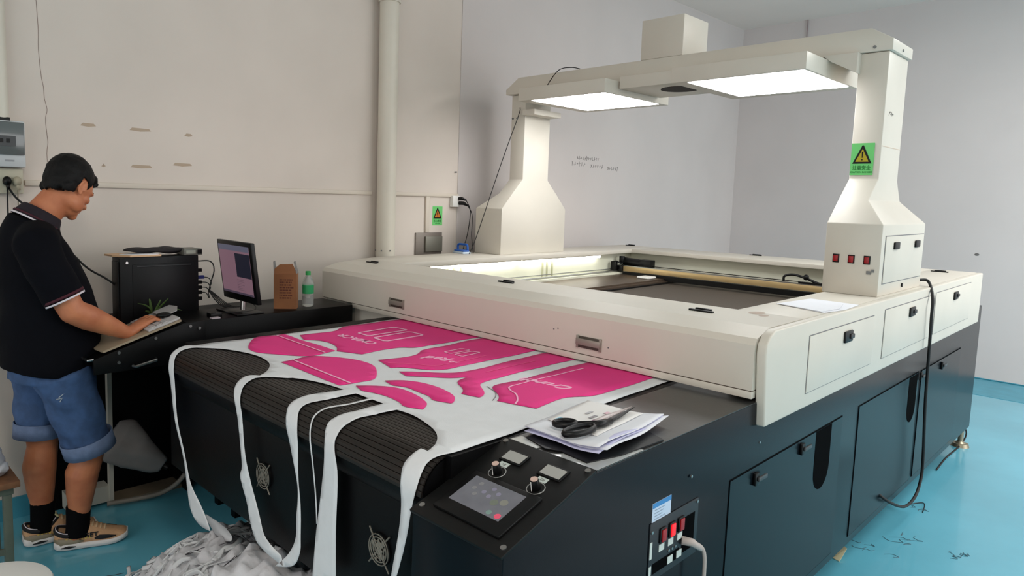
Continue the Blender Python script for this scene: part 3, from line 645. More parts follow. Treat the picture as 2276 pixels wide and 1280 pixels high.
# gantry
GY = 4.78
GOLD = M('gold_anodised', (190, 164, 118), .35, metal=.45, noise=.08)
B().box((-3.02, GY, 1.000), (-1.06, GY + .05, 1.040)).done('gantry_beam', GOLD, m, bevel=.002)
B().box((-3.02, GY + .005, 1.040), (-1.06, GY + .030, 1.046)).done('gantry_rail', STEEL, m)
B().tube([(-3.0, GY + .06, 1.052), (-1.06, GY + .06, 1.052)], .003, 6).done('drive_belt', DARKM, m)
B().box((-3.02, GY + .0, .958), (-1.06, GY + .05, .994)).done('gantry_under_rail', DARKM, m)
b = B().box((-3.08, GY - .02, 1.0), (-3.02, GY + .07, 1.045)).box((-3.10, GY - .06, 1.005), (-3.05, GY - .035, 1.075)).tube([(-3.10, GY - .05, 1.07), (-3.05, GY - .05, 1.08), (-3.02, GY, 1.05)], .006, 6)
b.done('gantry_carriage', DARKM, m, bevel=.003)
b = B().cyl((-3.05, GY + .06, 1.075), (-2.86, GY + .06, 1.065), .032, 18).box((-2.90, GY + .03, 1.035), (-2.80, GY + .10, 1.10)).tube([(-3.06, GY + .04, 1.06), (-3.06, GY + .04, 1.115)], .022, 12)
b.done('stepper_motor', DARKM, m, bevel=.003)
b = B().tube(catmull([(-1.80, GY + .02, 1.05), (-1.795, GY + .02, 1.085), (-1.74, GY + .03, 1.098), (-1.66, GY + .03, 1.080), (-1.58, GY + .02, 1.056), (-1.50, GY + .02, 1.050)], 5), .008, 8).ell((-1.66, GY + .02, 1.088), (.018, .016, .02)).ell((-1.47, GY + .02, 1.066), (.018, .016, .018))
b.box((-1.70, GY + .0, 1.046), (-1.48, GY + .03, 1.058))
b.done('laser_head', DARKM, m, smooth=True)
b = B().box((-2.80, GY - .16, .976), (-2.70, GY - .04, .992)); b.done('pale_guide_block', WHITEP, m, bevel=.01)
# hinge latches on the hood top
for x, y, a in ((-2.108, 2.375, 0), (-1.157, 2.362, 0), (-3.14, 2.385, 0), (-3.32, 5.36, 0), (-2.226, 5.36, 0), (-1.02, 5.2, 0)):
    h = B().box((x - .045, y - .016, ZH), (x + .045, y - .002, ZH + .006)).box((x - .03, y + .004, ZH), (x + .03, y + .016, ZH + .010)).done('top_hinge', DARKM, m, bevel=.001)
# front pull handles
for x0, x1, z0, z1 in ((-2.661, -2.552, 1.003, 1.045), (-1.527, -1.420, 1.000, 1.044)):
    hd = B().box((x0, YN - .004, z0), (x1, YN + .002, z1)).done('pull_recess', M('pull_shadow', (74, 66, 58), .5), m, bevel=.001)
    B().box((x0 - .002, YN - .007, z0 - .002), (x0 + .008, YN, z1 + .002)).box((x1 - .008, YN - .007, z0 - .002), (x1 + .002, YN, z1 + .002)).box((x0, YN - .012, z0 + .012), (x1, YN - .005, z1 - .008)).done('pull_bar', M('pull_grey', (150, 144, 134), .35, metal=.3), hd, bevel=.001)
for x, z in ((-1.39, 1.02), (-1.62, 1.055), (-1.64, 1.05)): B().cyl((x, YN - .001, z), (x, YN + .001, z), .003, 8).done('rivet', GREYM, m)
# side panel doors
def hdoor(y0, y1, z0, z1, ly):
    B().box((XR - .0005, y0 - .003, z0 - .003), (XR + .0010, y1 + .003, z1 + .003)).done('panel_gap', M('gap_grey', (110, 112, 116), .6), m)
    B().box((XR, y0, z0), (XR + .0035, y1, z1)).done('side_door', CREAM, m, bevel=.001)
    z = z1 - .045
    l = B().box((XR + .0035, ly - .048, z - .022), (XR + .012, ly + .036, z + .022)).done('door_latch', DARKM, m, bevel=.004)
    B().box((XR + .011, ly - .005, z - .009), (XR + .018, ly + .035, z + .009)).done('latch_thumb', M('latch_black', (36, 36, 38), .4), l, bevel=.003)
hdoor(2.49, 3.20, .914, 1.112, 2.88)
hdoor(3.35, 4.12, .914, 1.122, 3.77)
hdoor(4.22, 5.06, .916, 1.128, 4.66)

# light bridge: columns, beam, camera box, lamps
def rings(lst): return [[V((x0, y0, z)), V((x1, y0, z)), V((x1, y1, z)), V((x0, y1, z))] for x0, x1, y0, y1, z in lst]
def column(xi, xo, xs, y0, y1, ys0, ys1):
    f = .5
    yk0 = y0 + (ys0 - y0) * f; yk1 = y1 + (ys1 - y1) * f
    return B().levels(rings([(xi, xo, y0, y1, ZH), (xi, xo, y0, y1, 1.48), (xi, xs, yk0, yk1, 1.585), (xi, xs, ys0, ys1, 1.685), (xi, xs, ys0, ys1, 2.262)])).done('column', CREAM, m, bevel=.004)
column(-1.11, -.885, -.985, 3.41, 4.11, 3.655, 3.955)
column(-3.165, -3.41, -3.29, 3.485, 4.187, 3.69, 3.965)
BY0, BY1 = 3.645, 3.965
B().levels([[V((x, y, z)) for x, z in ((-3.31, 2.265), (-.972, 2.265), (-.972, 2.315), (-1.065, 2.372), (-3.20, 2.372), (-3.31, 2.30))] for y in (BY0, BY1)]).done('bridge_beam', CREAM, m, bevel=.003)
for x, y in ((-1.045, BY0 - .002),): B().cyl((x, y + .004, 2.285), (x, y - .004, 2.285), .007, 10).done('beam_screw', GREYM, m, smooth=True)
B().cyl((-.974, 3.80, 2.283), (-.968, 3.80, 2.283), .007, 10).done('beam_screw', GREYM, m, smooth=True)
for x in (-3.24, -3.20): B().cyl((x, 3.643, 2.10), (x, 3.652, 2.10), .006, 8).done('beam_screw', GREYM, m)
B().box((-2.262, BY0, 2.372), (-1.998, 3.925, 2.597)).done('camera_box', CREAM, m, bevel=.004)
tr = B().box((-2.30, 3.50, 2.195), (-1.895, 3.95, 2.264)).done('camera_tray', CREAM, m, bevel=.003)
B().cyl((-2.03, 3.70, 2.1955), (-2.03, 3.70, 2.1925), .105, 32).done('camera_hole', M('void_brown', (44, 36, 34), .8), tr, smooth=True)
B().prism([(-1.10, 3.60, 2.262), (-1.10, 3.60, 2.17), (-1.21, 3.60, 2.23), (-1.25, 3.60, 2.262)], (0, .30, 0)).done('corner_gusset', CREAM, m)
B().box((-3.165, 3.66, 2.120), (-3.06, 3.95, 2.155)).done('corner_gusset', CREAM, m)
def lamp(x0, x1, y0, y1, z, ex0, ex1, ey0, ey1):
    l = B().box((x0, y0, z), (x1, y1, z + .078)).done('lamp_housing', CREAM, m, bevel=.003)
    B().box((ex0, ey0, z - .003), (ex1, ey1, z + .002)).done('light_panel', LEDM, l)
lamp(-1.885, -1.225, 3.338, 4.05, 2.165, -1.800, -1.240, 3.356, 3.955)
lamp(-2.955, -2.312, 3.372, 4.08, 2.165, -2.862, -2.325, 3.392, 3.985)
# fittings on the near column base
for x in (-1.060, -.998, -.936):
    sw = B().box((x - .013, 3.405, 1.304), (x + .013, 3.411, 1.342)).done('rocker_switch', DARKM, m, bevel=.001)
    B().box((x - .009, 3.401, 1.309), (x + .009, 3.406, 1.337)).done('rocker', RED, sw, bevel=.001)
b = B().box((-.934, 3.404, 1.262), (-.916, 3.411, 1.276)).box((-.915, 3.404, 1.272), (-.905, 3.411, 1.284)); b.done('usb_socket', GREYM, m)
B().box((-.8855, 3.455, 1.218), (-.8840, 4.095, 1.432)).done('panel_gap', M('gap_grey'), m)
B().box((-.885, 3.460, 1.222), (-.8815, 4.090, 1.428)).done('column_door', CREAM, m, bevel=.001)
for y in (3.615, 3.965):
    B().box((-.8815, y - .04, 1.368), (-.873, y + .035, 1.402)).done('door_latch', DARKM, m, bevel=.005)
B().cyl((-.884, 3.775, 1.195), (-.880, 3.775, 1.195), .009, 12).done('key_hole', DARKM, m, smooth=True)
b = B()
for k in range(9): b.tube([(-.9845, 3.72 + k * .008, 1.99 + random.uniform(-.01, .01)), (-.9845, 3.725 + k * .008, 1.99 + random.uniform(-.01, .01))], .0012, 4)
b.done('pen_marks', M('marker_ink'), m)
B().box((-.9852, 3.66, 1.835), (-.984, 3.955, 1.838)).done('tape_edge', M('tape_tan', (198, 178, 160), .6), m)
p = warning_sign('caution_sticker', 'green caution sticker with yellow exclamation triangle on the near lamp column', (-1.060, 3.6530, 1.703), (1, 0, 0), (0, 0, 1), .096, .148, '注意安全', 'CAUTION DANGER', False)
# wires on the far column
tag(cable('thin_wire', [(-3.27, 3.29, 1.172), (-3.26, 3.35, 1.30), (-3.24, 3.55, 1.80), (-3.20, 3.66, 2.12), (-3.17, 3.64, 2.17)], .0028, RUB), 'thin dark wire stretched diagonally from the blue iron up to the far lamp', 'cable')
tag(cable('thin_wire', [(-2.95, 3.63, 2.245), (-2.90, 3.60, 2.30), (-2.82, 3.60, 2.375), (-2.74, 3.62, 2.385), (-2.70, 3.66, 2.377)], .003, RUB), 'short dark wire arching over the top of the far lamp', 'cable')
# things on the hood
p = thing('steam_iron', 'small blue and white iron on the far corner of the white hood', 'iron', (-3.39, 3.36, ZH))
BLU = M('iron_blue', (32, 92, 178), .35)
B().prism([(-3.46, 3.32, ZH), (-3.34, 3.30, ZH), (-3.325, 3.36, ZH), (-3.37, 3.40, ZH), (-3.46, 3.40, ZH)], (0, 0, .014)).done('sole_plate', M('iron_sole', (190, 205, 220), .3), p, bevel=.003)
B().prism([(-3.455, 3.325, ZH + .014), (-3.345, 3.308, ZH + .014), (-3.335, 3.355, ZH + .014), (-3.375, 3.392, ZH + .014), (-3.455, 3.392, ZH + .014)], (0, 0, .010)).done('body', BLU, p, bevel=.003)
B().tube(catmull([(-3.452, 3.36, ZH + .02), (-3.448, 3.36, ZH + .058), (-3.40, 3.355, ZH + .062), (-3.352, 3.35, ZH + .058), (-3.346, 3.35, ZH + .02)], 4), .008, 8).done('handle', BLU, p, smooth='all')
p = tag(B().prism([(-1.070, 2.80, ZH + .001), (-.868, 2.71, ZH + .001), (-.845, 2.865, ZH + .001), (-.855, 3.06, ZH + .001), (-1.04, 3.08, ZH + .001)], (0, 0, .0015)).done('loose_sheet', PAPER), 'single white paper sheet lying on the hood before the near column', 'paper')
B().prism([(-1.060, 2.79, ZH + .003), (-.88, 2.72, ZH + .003), (-.862, 2.86, ZH + .004), (-.90, 3.03, ZH + .003), (-1.03, 3.05, ZH + .003)], (0, 0, .0015)).done('second_sheet', PAPER, p)
for a, b_ in (((-1.02, 2.50), .02), ((-.98, 2.46), .012)):
    B().ell((a[0], a[1], ZH + .0004), (b_ * 1.3, b_ * 2, .0006)).done('stain', M('stain_rust', (178, 160, 146), .7), m)
# cable hanging down the right side
tag(cable('black_cable', [(-.90, 4.14, 1.195), (-.86, 4.16, 1.19), (-.815, 4.06, 1.12), (-.81, 4.05, 1.02), (-.81, 4.07, .85), (-.81, 4.10, .57), (-.81, 4.16, .32), (-.81, 4.17, .18), (-.81, 4.08, .10), (-.81, 3.88, .105), (-.83, 3.68, .18), (-.87, 3.62, .23)], .007, RUB, n=8, seg=8), 'long black cable looping down over the right side of the machine', 'cable')
tag(cable('floor_cable', [(-.90, 5.62, .15), (-.865, 5.60, .08), (-.88, 5.52, .01), (-.89, 5.2, .006), (-.88, 4.9, .006)], .005, RUB), 'short black cord trailing on the floor by the rear foot', 'cable')
tag(cable('thin_wire', [(-.86, 4.20, .004), (-.82, 4.28, .004), (-.80, 4.26, .004), (-.785, 4.15, .003)], .0022, RUB), 'thin dark wire scrap lying on the teal floor under the hanging cable', 'wire')
tag(B().prism([(-.93, 3.28, .002), (-.90, 3.27, .002), (-.90, 3.36, .03), (-.92, 3.38, .03)], (0, 0, .002)).done('paper_scrap', M('scrap_cream', (214, 208, 170), .8)), 'small cream paper scrap under the right edge of the machine', 'scrap')

# ================================================================ fabric on the conveyor
def fmap(x, s, h):
    y, z = prof(s, h)
    if s < -.16:
        t = -s - .16
        y += .004 * math.sin(x * 23 + t * 9) * min(1, t * 6) - .002 * min(1, t * 5)
    elif s > .05:
        z += .0012 * (1 + math.sin(x * 19 + s * 13) * math.sin(s * 17 - x * 7))
    return V((x, y, z))
def inpoly(x, y, P):
    c = False; n = len(P)
    for i in range(n):
        x1, y1 = P[i]; x2, y2 = P[(i + 1) % n]
        if (y1 > y) != (y2 > y) and x < (x2 - x1) * (y - y1) / (y2 - y1) + x1: c = not c
    return c
def sheet(poly, h, name, mat, parent=None, step=.02, round_=True, **k):
    P = []
    n = len(poly)
    Q = [p for i, p in enumerate(poly) if (abs(p[0] - poly[i - 1][0]) + abs(p[1] - poly[i - 1][1])) > .002]
    for _ in range(2):
        n = len(Q); W_ = []
        for i in range(n):
            a, b_, c = V(Q[i - 1]), V(Q[i]), V(Q[(i + 1) % n])
            d1, d2 = b_ - a, c - b_
            ang = d1.angle(d2, 0) if d1.length > 0 and d2.length > 0 else 0
            if .06 < ang < 1.0: W_ += [tuple(b_ - d1 * .25), tuple(b_ + d2 * .25)]
            else: W_.append(tuple(b_))
        Q = W_
    n = len(Q)
    for i in range(n):
        a, b_ = Q[i], Q[(i + 1) % n]
        d = math.hypot(b_[0] - a[0], b_[1] - a[1])
        fine = min(a[1], b_[1]) < .01 and max(a[1], b_[1]) > -.15
        c = max(1, int(d / (.008 if fine else step)))
        for j in range(c): P.append((a[0] + (b_[0] - a[0]) * j / c, a[1] + (b_[1] - a[1]) * j / c))
    pts = list(P)
    xs = [p[0] for p in P]; ys = [p[1] for p in P]
    y = min(ys)
    while y < max(ys):
        st = .010 if -.155 < y < .012 else (step if y < 0 else step * 2)
        x = min(xs)
        while x < max(xs):
            if inpoly(x, y, P) and inpoly(x + .003, y, P) and inpoly(x - .003, y, P) and inpoly(x, y + .003, P) and inpoly(x, y - .003, P): pts.append((x, y))
            x += st * 1.0 if st == step * 2 or y < 0 else st * 2
        y += st
    nP = len(P)
    r = delaunay_2d_cdt([V(p) for p in pts], [(i, (i + 1) % nP) for i in range(nP)], [], 1, 1e-5)
    vs, fs = r[0], r[2]
    bb = B()
    bv = [bb.bm.verts.new(fmap(v.x, v.y, h)) for v in vs]
    for f in fs:
        cx = sum(vs[i].x for i in f) / 3; cy = sum(vs[i].y for i in f) / 3
        if inpoly(cx, cy, P): bb.bm.faces.new([bv[i] for i in f])
    loose = [v for v in bb.bm.verts if not v.link_faces]
    bmesh.ops.delete(bb.bm, geom=loose, context='VERTS')
    o = bb.done(name, mat, parent, smooth='all', **k)
    md = o.modifiers.new('thickness', 'SOLIDIFY'); md.thickness = .0009; md.offset = 0
    return o
SHEET=[(-2.63,1.3),(-2.615,0.994),(-2.617,0.845),(-2.592,0.686),(-2.604,0.436),(-2.608,0.206),(-2.618,0.002),(-2.636,-0.006),(-2.655,-0.045),(-2.66,-0.08),(-2.641,-0.106),(-2.612,-0.181),(-2.585,-0.263),(-2.549,-0.35),(-2.504,-0.449),(-2.46,-0.547),(-2.425,-0.63),(-2.355,-0.666),(-2.269,-0.649),(-2.344,-0.577),(-2.37,-0.555),(-2.44,-0.509),(-2.494,-0.43),(-2.539,-0.331),(-2.56,-0.225),(-2.583,-0.119),(-2.614,-0.083),(-2.618,-0.054),(-2.596,-0.023),(-2.521,0.053),(-2.399,0.102),(-2.302,0.12),(-2.2,0.101),(-2.131,0.067),(-2.08,0.023),(-2.057,-0.011),(-2.057,-0.011),(-2.101,-0.03),(-2.114,-0.065),(-2.103,-0.098),(-2.068,-0.137),(-2.04,-0.226),(-2.012,-0.328),(-2.031,-0.361),(-2.02,-0.392),(-1.992,-0.445),(-1.978,-0.502),(-1.938,-0.548),(-1.884,-0.554),(-1.765,-0.564),(-1.771,-0.534),(-1.871,-0.509),(-1.897,-0.472),(-1.951,-0.403),(-1.984,-0.326),(-2.005,-0.257),(-2.025,-0.154),(-2.056,-0.094),(-2.065,-0.069),(-2.055,-0.031),(-2.047,-0.025),(-2.004,0.02),(-1.953,0.058),(-1.889,0.088),(-1.822,0.106),(-1.746,0.11),(-1.751,0.074),(-1.763,0.023),(-1.768,-0.025),(-1.78,-0.047),(-1.782,-0.072),(-1.767,-0.096),(-1.733,-0.154),(-1.703,-0.219),(-1.681,-0.273),(-1.68,-0.322),(-1.691,-0.388),(-1.69,-0.45),(-1.736,-0.519),(-1.808,-0.582),(-1.701,-0.543),(-1.665,-0.478),(-1.668,-0.441),(-1.666,-0.348),(-1.678,-0.26),(-1.679,-0.2),(-1.684,-0.141),(-1.695,-0.108),(-1.72,-0.076),(-1.724,-0.055),(-1.715,-0.037),(-1.691,-0.009),(-1.691,0.055),(-1.685,0.112),(-1.619,0.113),(-1.617,0.056),(-1.624,0.003),(-1.642,-0.035),(-1.65,-0.067),(-1.638,-0.092),(-1.615,-0.145),(-1.579,-0.359),(-1.574,-0.357),(-1.608,-0.143),(-1.633,-0.091),(-1.642,-0.068),(-1.637,-0.039),(-1.614,-0.004),(-1.608,0.049),(-1.606,0.114),(-1.552,0.116),(-1.553,0.052),(-1.548,-0.001),(-1.564,-0.039),(-1.574,-0.064),(-1.567,-0.085),(-1.548,-0.115),(-1.544,-0.159),(-1.558,-0.251),(-1.577,-0.376),(-1.593,-0.533),(-1.482,-0.484),(-1.478,-0.309),(-1.477,-0.195),(-1.491,-0.143),(-1.51,-0.099),(-1.508,-0.092),(-1.51,-0.067),(-1.5,-0.036),(-1.494,0.008),(-1.487,0.06),(-1.483,0.108),(-1.478,0.11),(-1.42,0.116),(-1.353,0.102),(-1.295,0.083),(-1.25,0.054),(-1.214,0.016),(-1.199,-0.014),(-1.198,-0.026),(-1.222,-0.027),(-1.227,-0.051),(-1.232,-0.075),(-1.229,-0.095),(-1.22,-0.122),(-1.212,-0.184),(-1.221,-0.264),(-1.243,-0.378),(-1.223,-0.369),(-1.2,-0.292),(-1.184,-0.225),(-1.178,-0.175),(-1.162,-0.117),(-1.166,-0.077),(-1.169,-0.058),(-1.163,-0.034),(-1.145,-0.003),(-1.144,0.021),(-1.141,0.179),(-1.15,0.312),(-1.144,0.612),(-1.156,1.005),(-1.165,1.3)]
PINK={'P1':[(-2.539,0.434),(-2.529,0.519),(-2.523,0.602),(-2.563,0.652),(-2.587,0.696),(-2.591,0.773),(-2.592,0.948),(-2.579,1.008),(-2.064,0.992),(-2.054,0.921),(-2.059,0.761),(-2.055,0.69),(-2.066,0.661),(-2.099,0.634),(-2.105,0.6),(-2.105,0.546),(-2.1,0.494),(-2.094,0.435),(-2.133,0.418),(-2.197,0.389),(-2.247,0.428),(-2.324,0.45),(-2.392,0.444),(-2.429,0.417),(-2.449,0.398)],
'P2':[(-2.452,0.148),(-2.532,0.197),(-2.601,0.254),(-2.608,0.3),(-2.585,0.348),(-2.597,0.386),(-2.567,0.394),(-2.427,0.385),(-2.348,0.387),(-2.244,0.39),(-2.203,0.387),(-2.192,0.332),(-2.177,0.277),(-2.212,0.23),(-2.296,0.169),(-2.35,0.133),(-2.404,0.133)],
'P3':[(-2.161,0.127),(-2.165,0.176),(-2.187,0.24),(-2.181,0.272),(-2.111,0.324),(-2.04,0.367),(-1.975,0.375),(-1.912,0.359),(-1.853,0.322),(-1.776,0.259),(-1.779,0.203),(-1.781,0.16),(-1.789,0.122),(-1.895,0.123),(-2.032,0.129)],
'P4':[(-1.751,0.159),(-1.717,0.203),(-1.675,0.241),(-1.62,0.254),(-1.541,0.244),(-1.478,0.219),(-1.456,0.2),(-1.435,0.166),(-1.493,0.139),(-1.531,0.161),(-1.602,0.167),(-1.661,0.152),(-1.692,0.137)],
'P4b':[(-1.746,0.271),(-1.723,0.31),(-1.683,0.336),(-1.63,0.351),(-1.567,0.356),(-1.502,0.342),(-1.462,0.32),(-1.429,0.283),(-1.425,0.268),(-1.446,0.259),(-1.487,0.247),(-1.522,0.269),(-1.571,0.27),(-1.631,0.277),(-1.662,0.269),(-1.685,0.253)],
'P5':[(-2.025,0.982),(-2.034,0.961),(-2.013,0.804),(-2.014,0.664),(-1.984,0.63),(-1.964,0.589),(-1.959,0.536),(-1.969,0.476),(-1.985,0.428),(-1.864,0.39),(-1.845,0.425),(-1.802,0.454),(-1.757,0.49),(-1.736,0.528),(-1.729,0.552),(-1.737,0.679),(-1.732,0.832),(-1.734,0.981)],
'P6':[(-1.805,0.38),(-1.753,0.448),(-1.68,0.512),(-1.663,0.566),(-1.668,0.683),(-1.682,0.859),(-1.689,0.98),(-1.541,0.999),(-1.546,0.824),(-1.543,0.661),(-1.537,0.544),(-1.524,0.489),(-1.496,0.467),(-1.449,0.435),(-1.423,0.404),(-1.418,0.38),(-1.448,0.372),(-1.483,0.366),(-1.5,0.392),(-1.528,0.415),(-1.573,0.437),(-1.597,0.46),(-1.607,0.518),(-1.635,0.463),(-1.69,0.419),(-1.746,0.364)],
'P7':[(-1.478,1.005),(-1.488,0.835),(-1.473,0.642),(-1.483,0.587),(-1.485,0.524),(-1.474,0.495),(-1.441,0.469),(-1.399,0.445),(-1.372,0.418),(-1.359,0.395),(-1.303,0.411),(-1.238,0.432),(-1.249,0.493),(-1.258,0.577),(-1.239,0.625),(-1.213,0.666),(-1.205,0.774),(-1.213,0.99)]}
INK={'l2':[(-2.585,0.348),(-2.195,0.334)],
'l3':[(-2.165,0.176),(-1.783,0.161)],
'l7':[(-1.301,0.411),(-1.322,0.445),(-1.366,0.489),(-1.409,0.51),(-1.438,0.543),(-1.44,0.61),(-1.44,0.732),(-1.435,0.937)],
'l5':[(-1.916,0.419),(-1.845,0.491),(-1.79,0.531),(-1.78,0.599),(-1.785,0.794)],
'dash':[(-1.49,0.489),(-1.429,0.461),(-1.394,0.426),(-1.371,0.388)],
'l6':[(-1.611,0.611),(-1.614,0.732),(-1.617,0.886)],
'b1a':[(-2.428,0.655),(-2.439,0.866),(-2.352,0.878),(-2.348,0.654)],
'b1b':[(-2.303,0.647),(-2.316,0.858),(-2.226,0.864),(-2.222,0.648)],
'b5a':[(-1.931,0.711),(-1.936,0.81),(-1.892,0.816),(-1.895,0.708)],
'b5b':[(-1.875,0.712),(-1.873,0.805),(-1.835,0.815),(-1.832,0.713)]}

fs_ = sheet(SHEET, .0022, 'fabric_sheet', CLOTH, label='white fabric sheet with cut out shapes draped over the conveyor end in strips', cat='fabric')
PL = {'P1': ('largest pink jersey panel with outlined zeros and lettering by the far hood corner', [(0, 0)]),
      'P2': ('pink sleeve piece nearest the black console desk edge', []),
      'P3': ('pink sleeve piece in the middle of the conveyor before the cut out holes', []),
      'P4': ('curved pink band, the nearer of two side by side arcs', []),
      'P4b': ('curved pink band, the farther of two side by side arcs', []),
      'P5': ('pink panel with small outlined zeros and a short script word', []),
      'P6': ('narrow branching pink panel running under the hood without lettering', []),
      'P7': ('wide pink panel with script word Crunch next to the black side table', [])}
PO = {}
for k_, (lb, _) in PL.items():
    PO[k_] = sheet([(x_, 1.2 if s_ > .975 else s_) for x_, s_ in PINK[k_]], .0046, 'cut_panel', PINKC, label=lb, cat='fabric piece', group='pink cut panels on the conveyor')
def ribbon(pts, w, h, name, mat, parent, closed=False):
    pts = [V(p) for p in pts]; n = len(pts); L = []; R_ = []
    for i, p in enumerate(pts):
        a = pts[(i - 1) % n] if closed or i > 0 else p; c = pts[(i + 1) % n] if closed or i < n - 1 else p
        d1 = (p - a).normalized() if (p - a).length > 0 else (c - p).normalized(); d2 = (c - p).normalized() if (c - p).length > 0 else d1
        nrm = V((-(d1 + d2).y, (d1 + d2).x)); nrm = nrm.normalized(); q = max(.4, nrm.dot(V((-d1.y, d1.x))))
        L.append(p + nrm * w / q); R_.append(p - nrm * w / q)
    bb = B()
    def mk(p, e): return bb.bm.verts.new(fmap(p.x, p.y, h + e))
    lv = [(mk(l, 0), mk(r, 0), mk(r, .0007), mk(l, .0007)) for l, r in zip(L, R_)]
    m_ = n if closed else n - 1
    for i in range(m_):
        a, c = lv[i], lv[(i + 1) % n]
        for j in range(4): bb.bm.faces.new((a[j], a[(j + 1) % 4], c[(j + 1) % 4], c[j]))
    if not closed:
        bb.bm.faces.new(lv[0]); bb.bm.faces.new(lv[-1][::-1])
    return bb.done(name, mat, parent)
ribbon(INK['l2'], .003, .0062, 'printed_line', INKW, PO['P2'])
ribbon(INK['l3'], .0035, .0062, 'printed_line', INKW, PO['P3'])
ribbon([tuple(v.xy) for v in catmull([(x, y, 0) for x, y in INK['l7']], 5)], .0026, .0062, 'printed_line', INKW, PO['P7'])
ribbon([tuple(v.xy) for v in catmull([(x, y, 0) for x, y in INK['l5']], 4)], .0016, .0062, 'printed_line', M('pink_line', (232, 92, 150), .8), PO['P5'])
ribbon(INK['l6'], .0016, .0062, 'printed_line', M('pink_line'), PO['P6'])
ribbon([tuple(v.xy) for v in catmull([(x, y, 0) for x, y in INK['dash']], 5)], .0012, .0036, 'dashed_line', INKG, fs_)
def digit(c4, w, par):
    a, b_, c, d = [V(p) for p in c4]
    def q(u, v): return (a * (1 - u) * (1 - v) + d * u * (1 - v) + b_ * (1 - u) * v + c * u * v)
    pts = [q(.14, .0), q(.86, .0), q(1, .06), q(1, .94), q(.86, 1), q(.14, 1), q(0, .94), q(0, .06)]
    ribbon([(p.x, p.y) for p in pts], w, .0062, 'outlined_digit', INKW, par, closed=True)
digit(INK['b1a'], .0062, PO['P1']); digit(INK['b1b'], .0062, PO['P1'])
digit(INK['b5a'], .003, PO['P5']); digit(INK['b5b'], .003, PO['P5'])
text('lettering', 'CMACR', .060, (-2.325, 1.688, .9475), (-1, -.05, 0), (.05, -1, 0), INKW, PO['P1'], ext=.0004, bold=.0015, sx=1.15)
text('script_word', 'Rad', .070, (-1.858, 1.73, .9475), (-1, -.5, 0), (.5, -1, 0), INKW, PO['P5'], ext=.0004, shear=.4, bold=.0015)
text('script_word', 'no', .035, (-1.785, 1.735, .9475), (-1, -.4, 0), (.4, -1, 0), INKW, PO['P5'], ext=.0004, shear=.4, bold=.001)
text('script_word', 'Crunch', .062, (-1.385, 1.775, .9475), (-1, -.2, 0), (.2, -1, 0), INKW, PO['P7'], ext=.0004, shear=.45, bold=.0015)

# ================================================================ papers and scissors on the side table
def curled(name, quad, z, lift, mat, parent=None, nx=12, ny=12, seed=0, **k):
    A, B_, C_, D_ = [V(q) for q in quad]; bb = B(); g = []
    for i in range(nx + 1):
        row = []
        for j in range(ny + 1):
            u, v = i / nx, j / ny
            p = A * (1 - u) * (1 - v) + B_ * u * (1 - v) + C_ * u * v + D_ * (1 - u) * v
            e = max(0, v - .62) / .38; f = max(0, .25 - u) / .25
            zz = z + lift * (e ** 1.6) * (.35 + .65 * math.sin(u * 3.0 + .3 + seed) ** 2) + lift * .35 * f * (1 - abs(v - .5) * 1.2) + .0015 * math.sin(u * 9 + seed) * math.sin(v * 7 + seed)
            row.append(bb.bm.verts.new((p.x, p.y, zz)))
        g.append(row)
    for i in range(nx):
        for j in range(ny): bb.bm.faces.new((g[i][j], g[i + 1][j], g[i + 1][j + 1], g[i][j + 1]))
    o = bb.done(name, mat, parent, smooth='all', **k)
    md = o.modifiers.new('thickness', 'SOLIDIFY'); md.thickness = .0008
    return o
tag(B().prism([(-1.10, 1.335, ZT + .003), (-1.02, 1.31, ZT + .003), (-.985, 1.325, ZT + .003), (-.90, 1.315, ZT + .003), (-.875, 1.42, ZT + .003), (-.865, 1.60, ZT + .003), (-1.0, 1.66, ZT + .003), (-1.11, 1.5, ZT + .003)], (0, 0, .004)).done('black_sheet', DARKM), 'thin black sheet lying under the pile of papers', 'sheet')  # flat black sheet reaching past the paper edges
tag(B().prism([(-.985, 1.300, ZT + .0025), (-.863, 1.300, ZT + .0025), (-.863, 1.50, ZT + .0025), (-.885, 1.50, ZT + .0025), (-.90, 1.36, ZT + .0025), (-.97, 1.335, ZT + .0025)], (0, 0, .0012)).done('glare_strip', M('edge_glare', (190, 192, 190), .15, metal=.3)), 'pale glare strip shaped along the edge of the side table', 'glare')  # pale glossy strip painting the glare on the table edge
tag(B().prism([(-1.125, 1.302, ZT + .0025), (-1.04, 1.300, ZT + .0025), (-1.035, 1.330, ZT + .0025), (-1.12, 1.34, ZT + .0025)], (0, 0, .001)).done('glare_strip', M('edge_glare')), 'short pale glare strip above the first round knob', 'glare')  # second strip in the same pale glare colour
pg = 'papers piled under the scissors'
A, Bq, Cq, Dq = (-1.13, 1.362), (-1.165, 1.675), (-.935, 1.725), (-.892, 1.350)
def qs(dx, dy, s=1.0): return [(A[0] + dx, A[1] + dy), (Bq[0] + dx, Bq[1] + dy), (Cq[0] + dx * .5, Cq[1] + dy), (Dq[0] + dx, Dq[1] + dy)]
curled('paper_sheet', qs(.004, -.006), .946, .022, PAPER2, label='lowest lilac tinted sheet in the paper pile', cat='paper', group=pg, seed=.3)
curled('paper_sheet', qs(.016, .010), .950, .018, PAPER, label='white sheet sticking out furthest beyond the paper pile edge', cat='paper', group=pg, seed=.9)
curled('paper_sheet', qs(-.006, .004), .954, .020, PAPER2, label='second lilac tinted sheet curling up in the paper pile', cat='paper', group=pg, seed=.5)
curled('paper_sheet', qs(0, -.002), .958, .017, PAPER, label='white sheet just beneath the printed top sheet', cat='paper', group=pg, seed=.7)
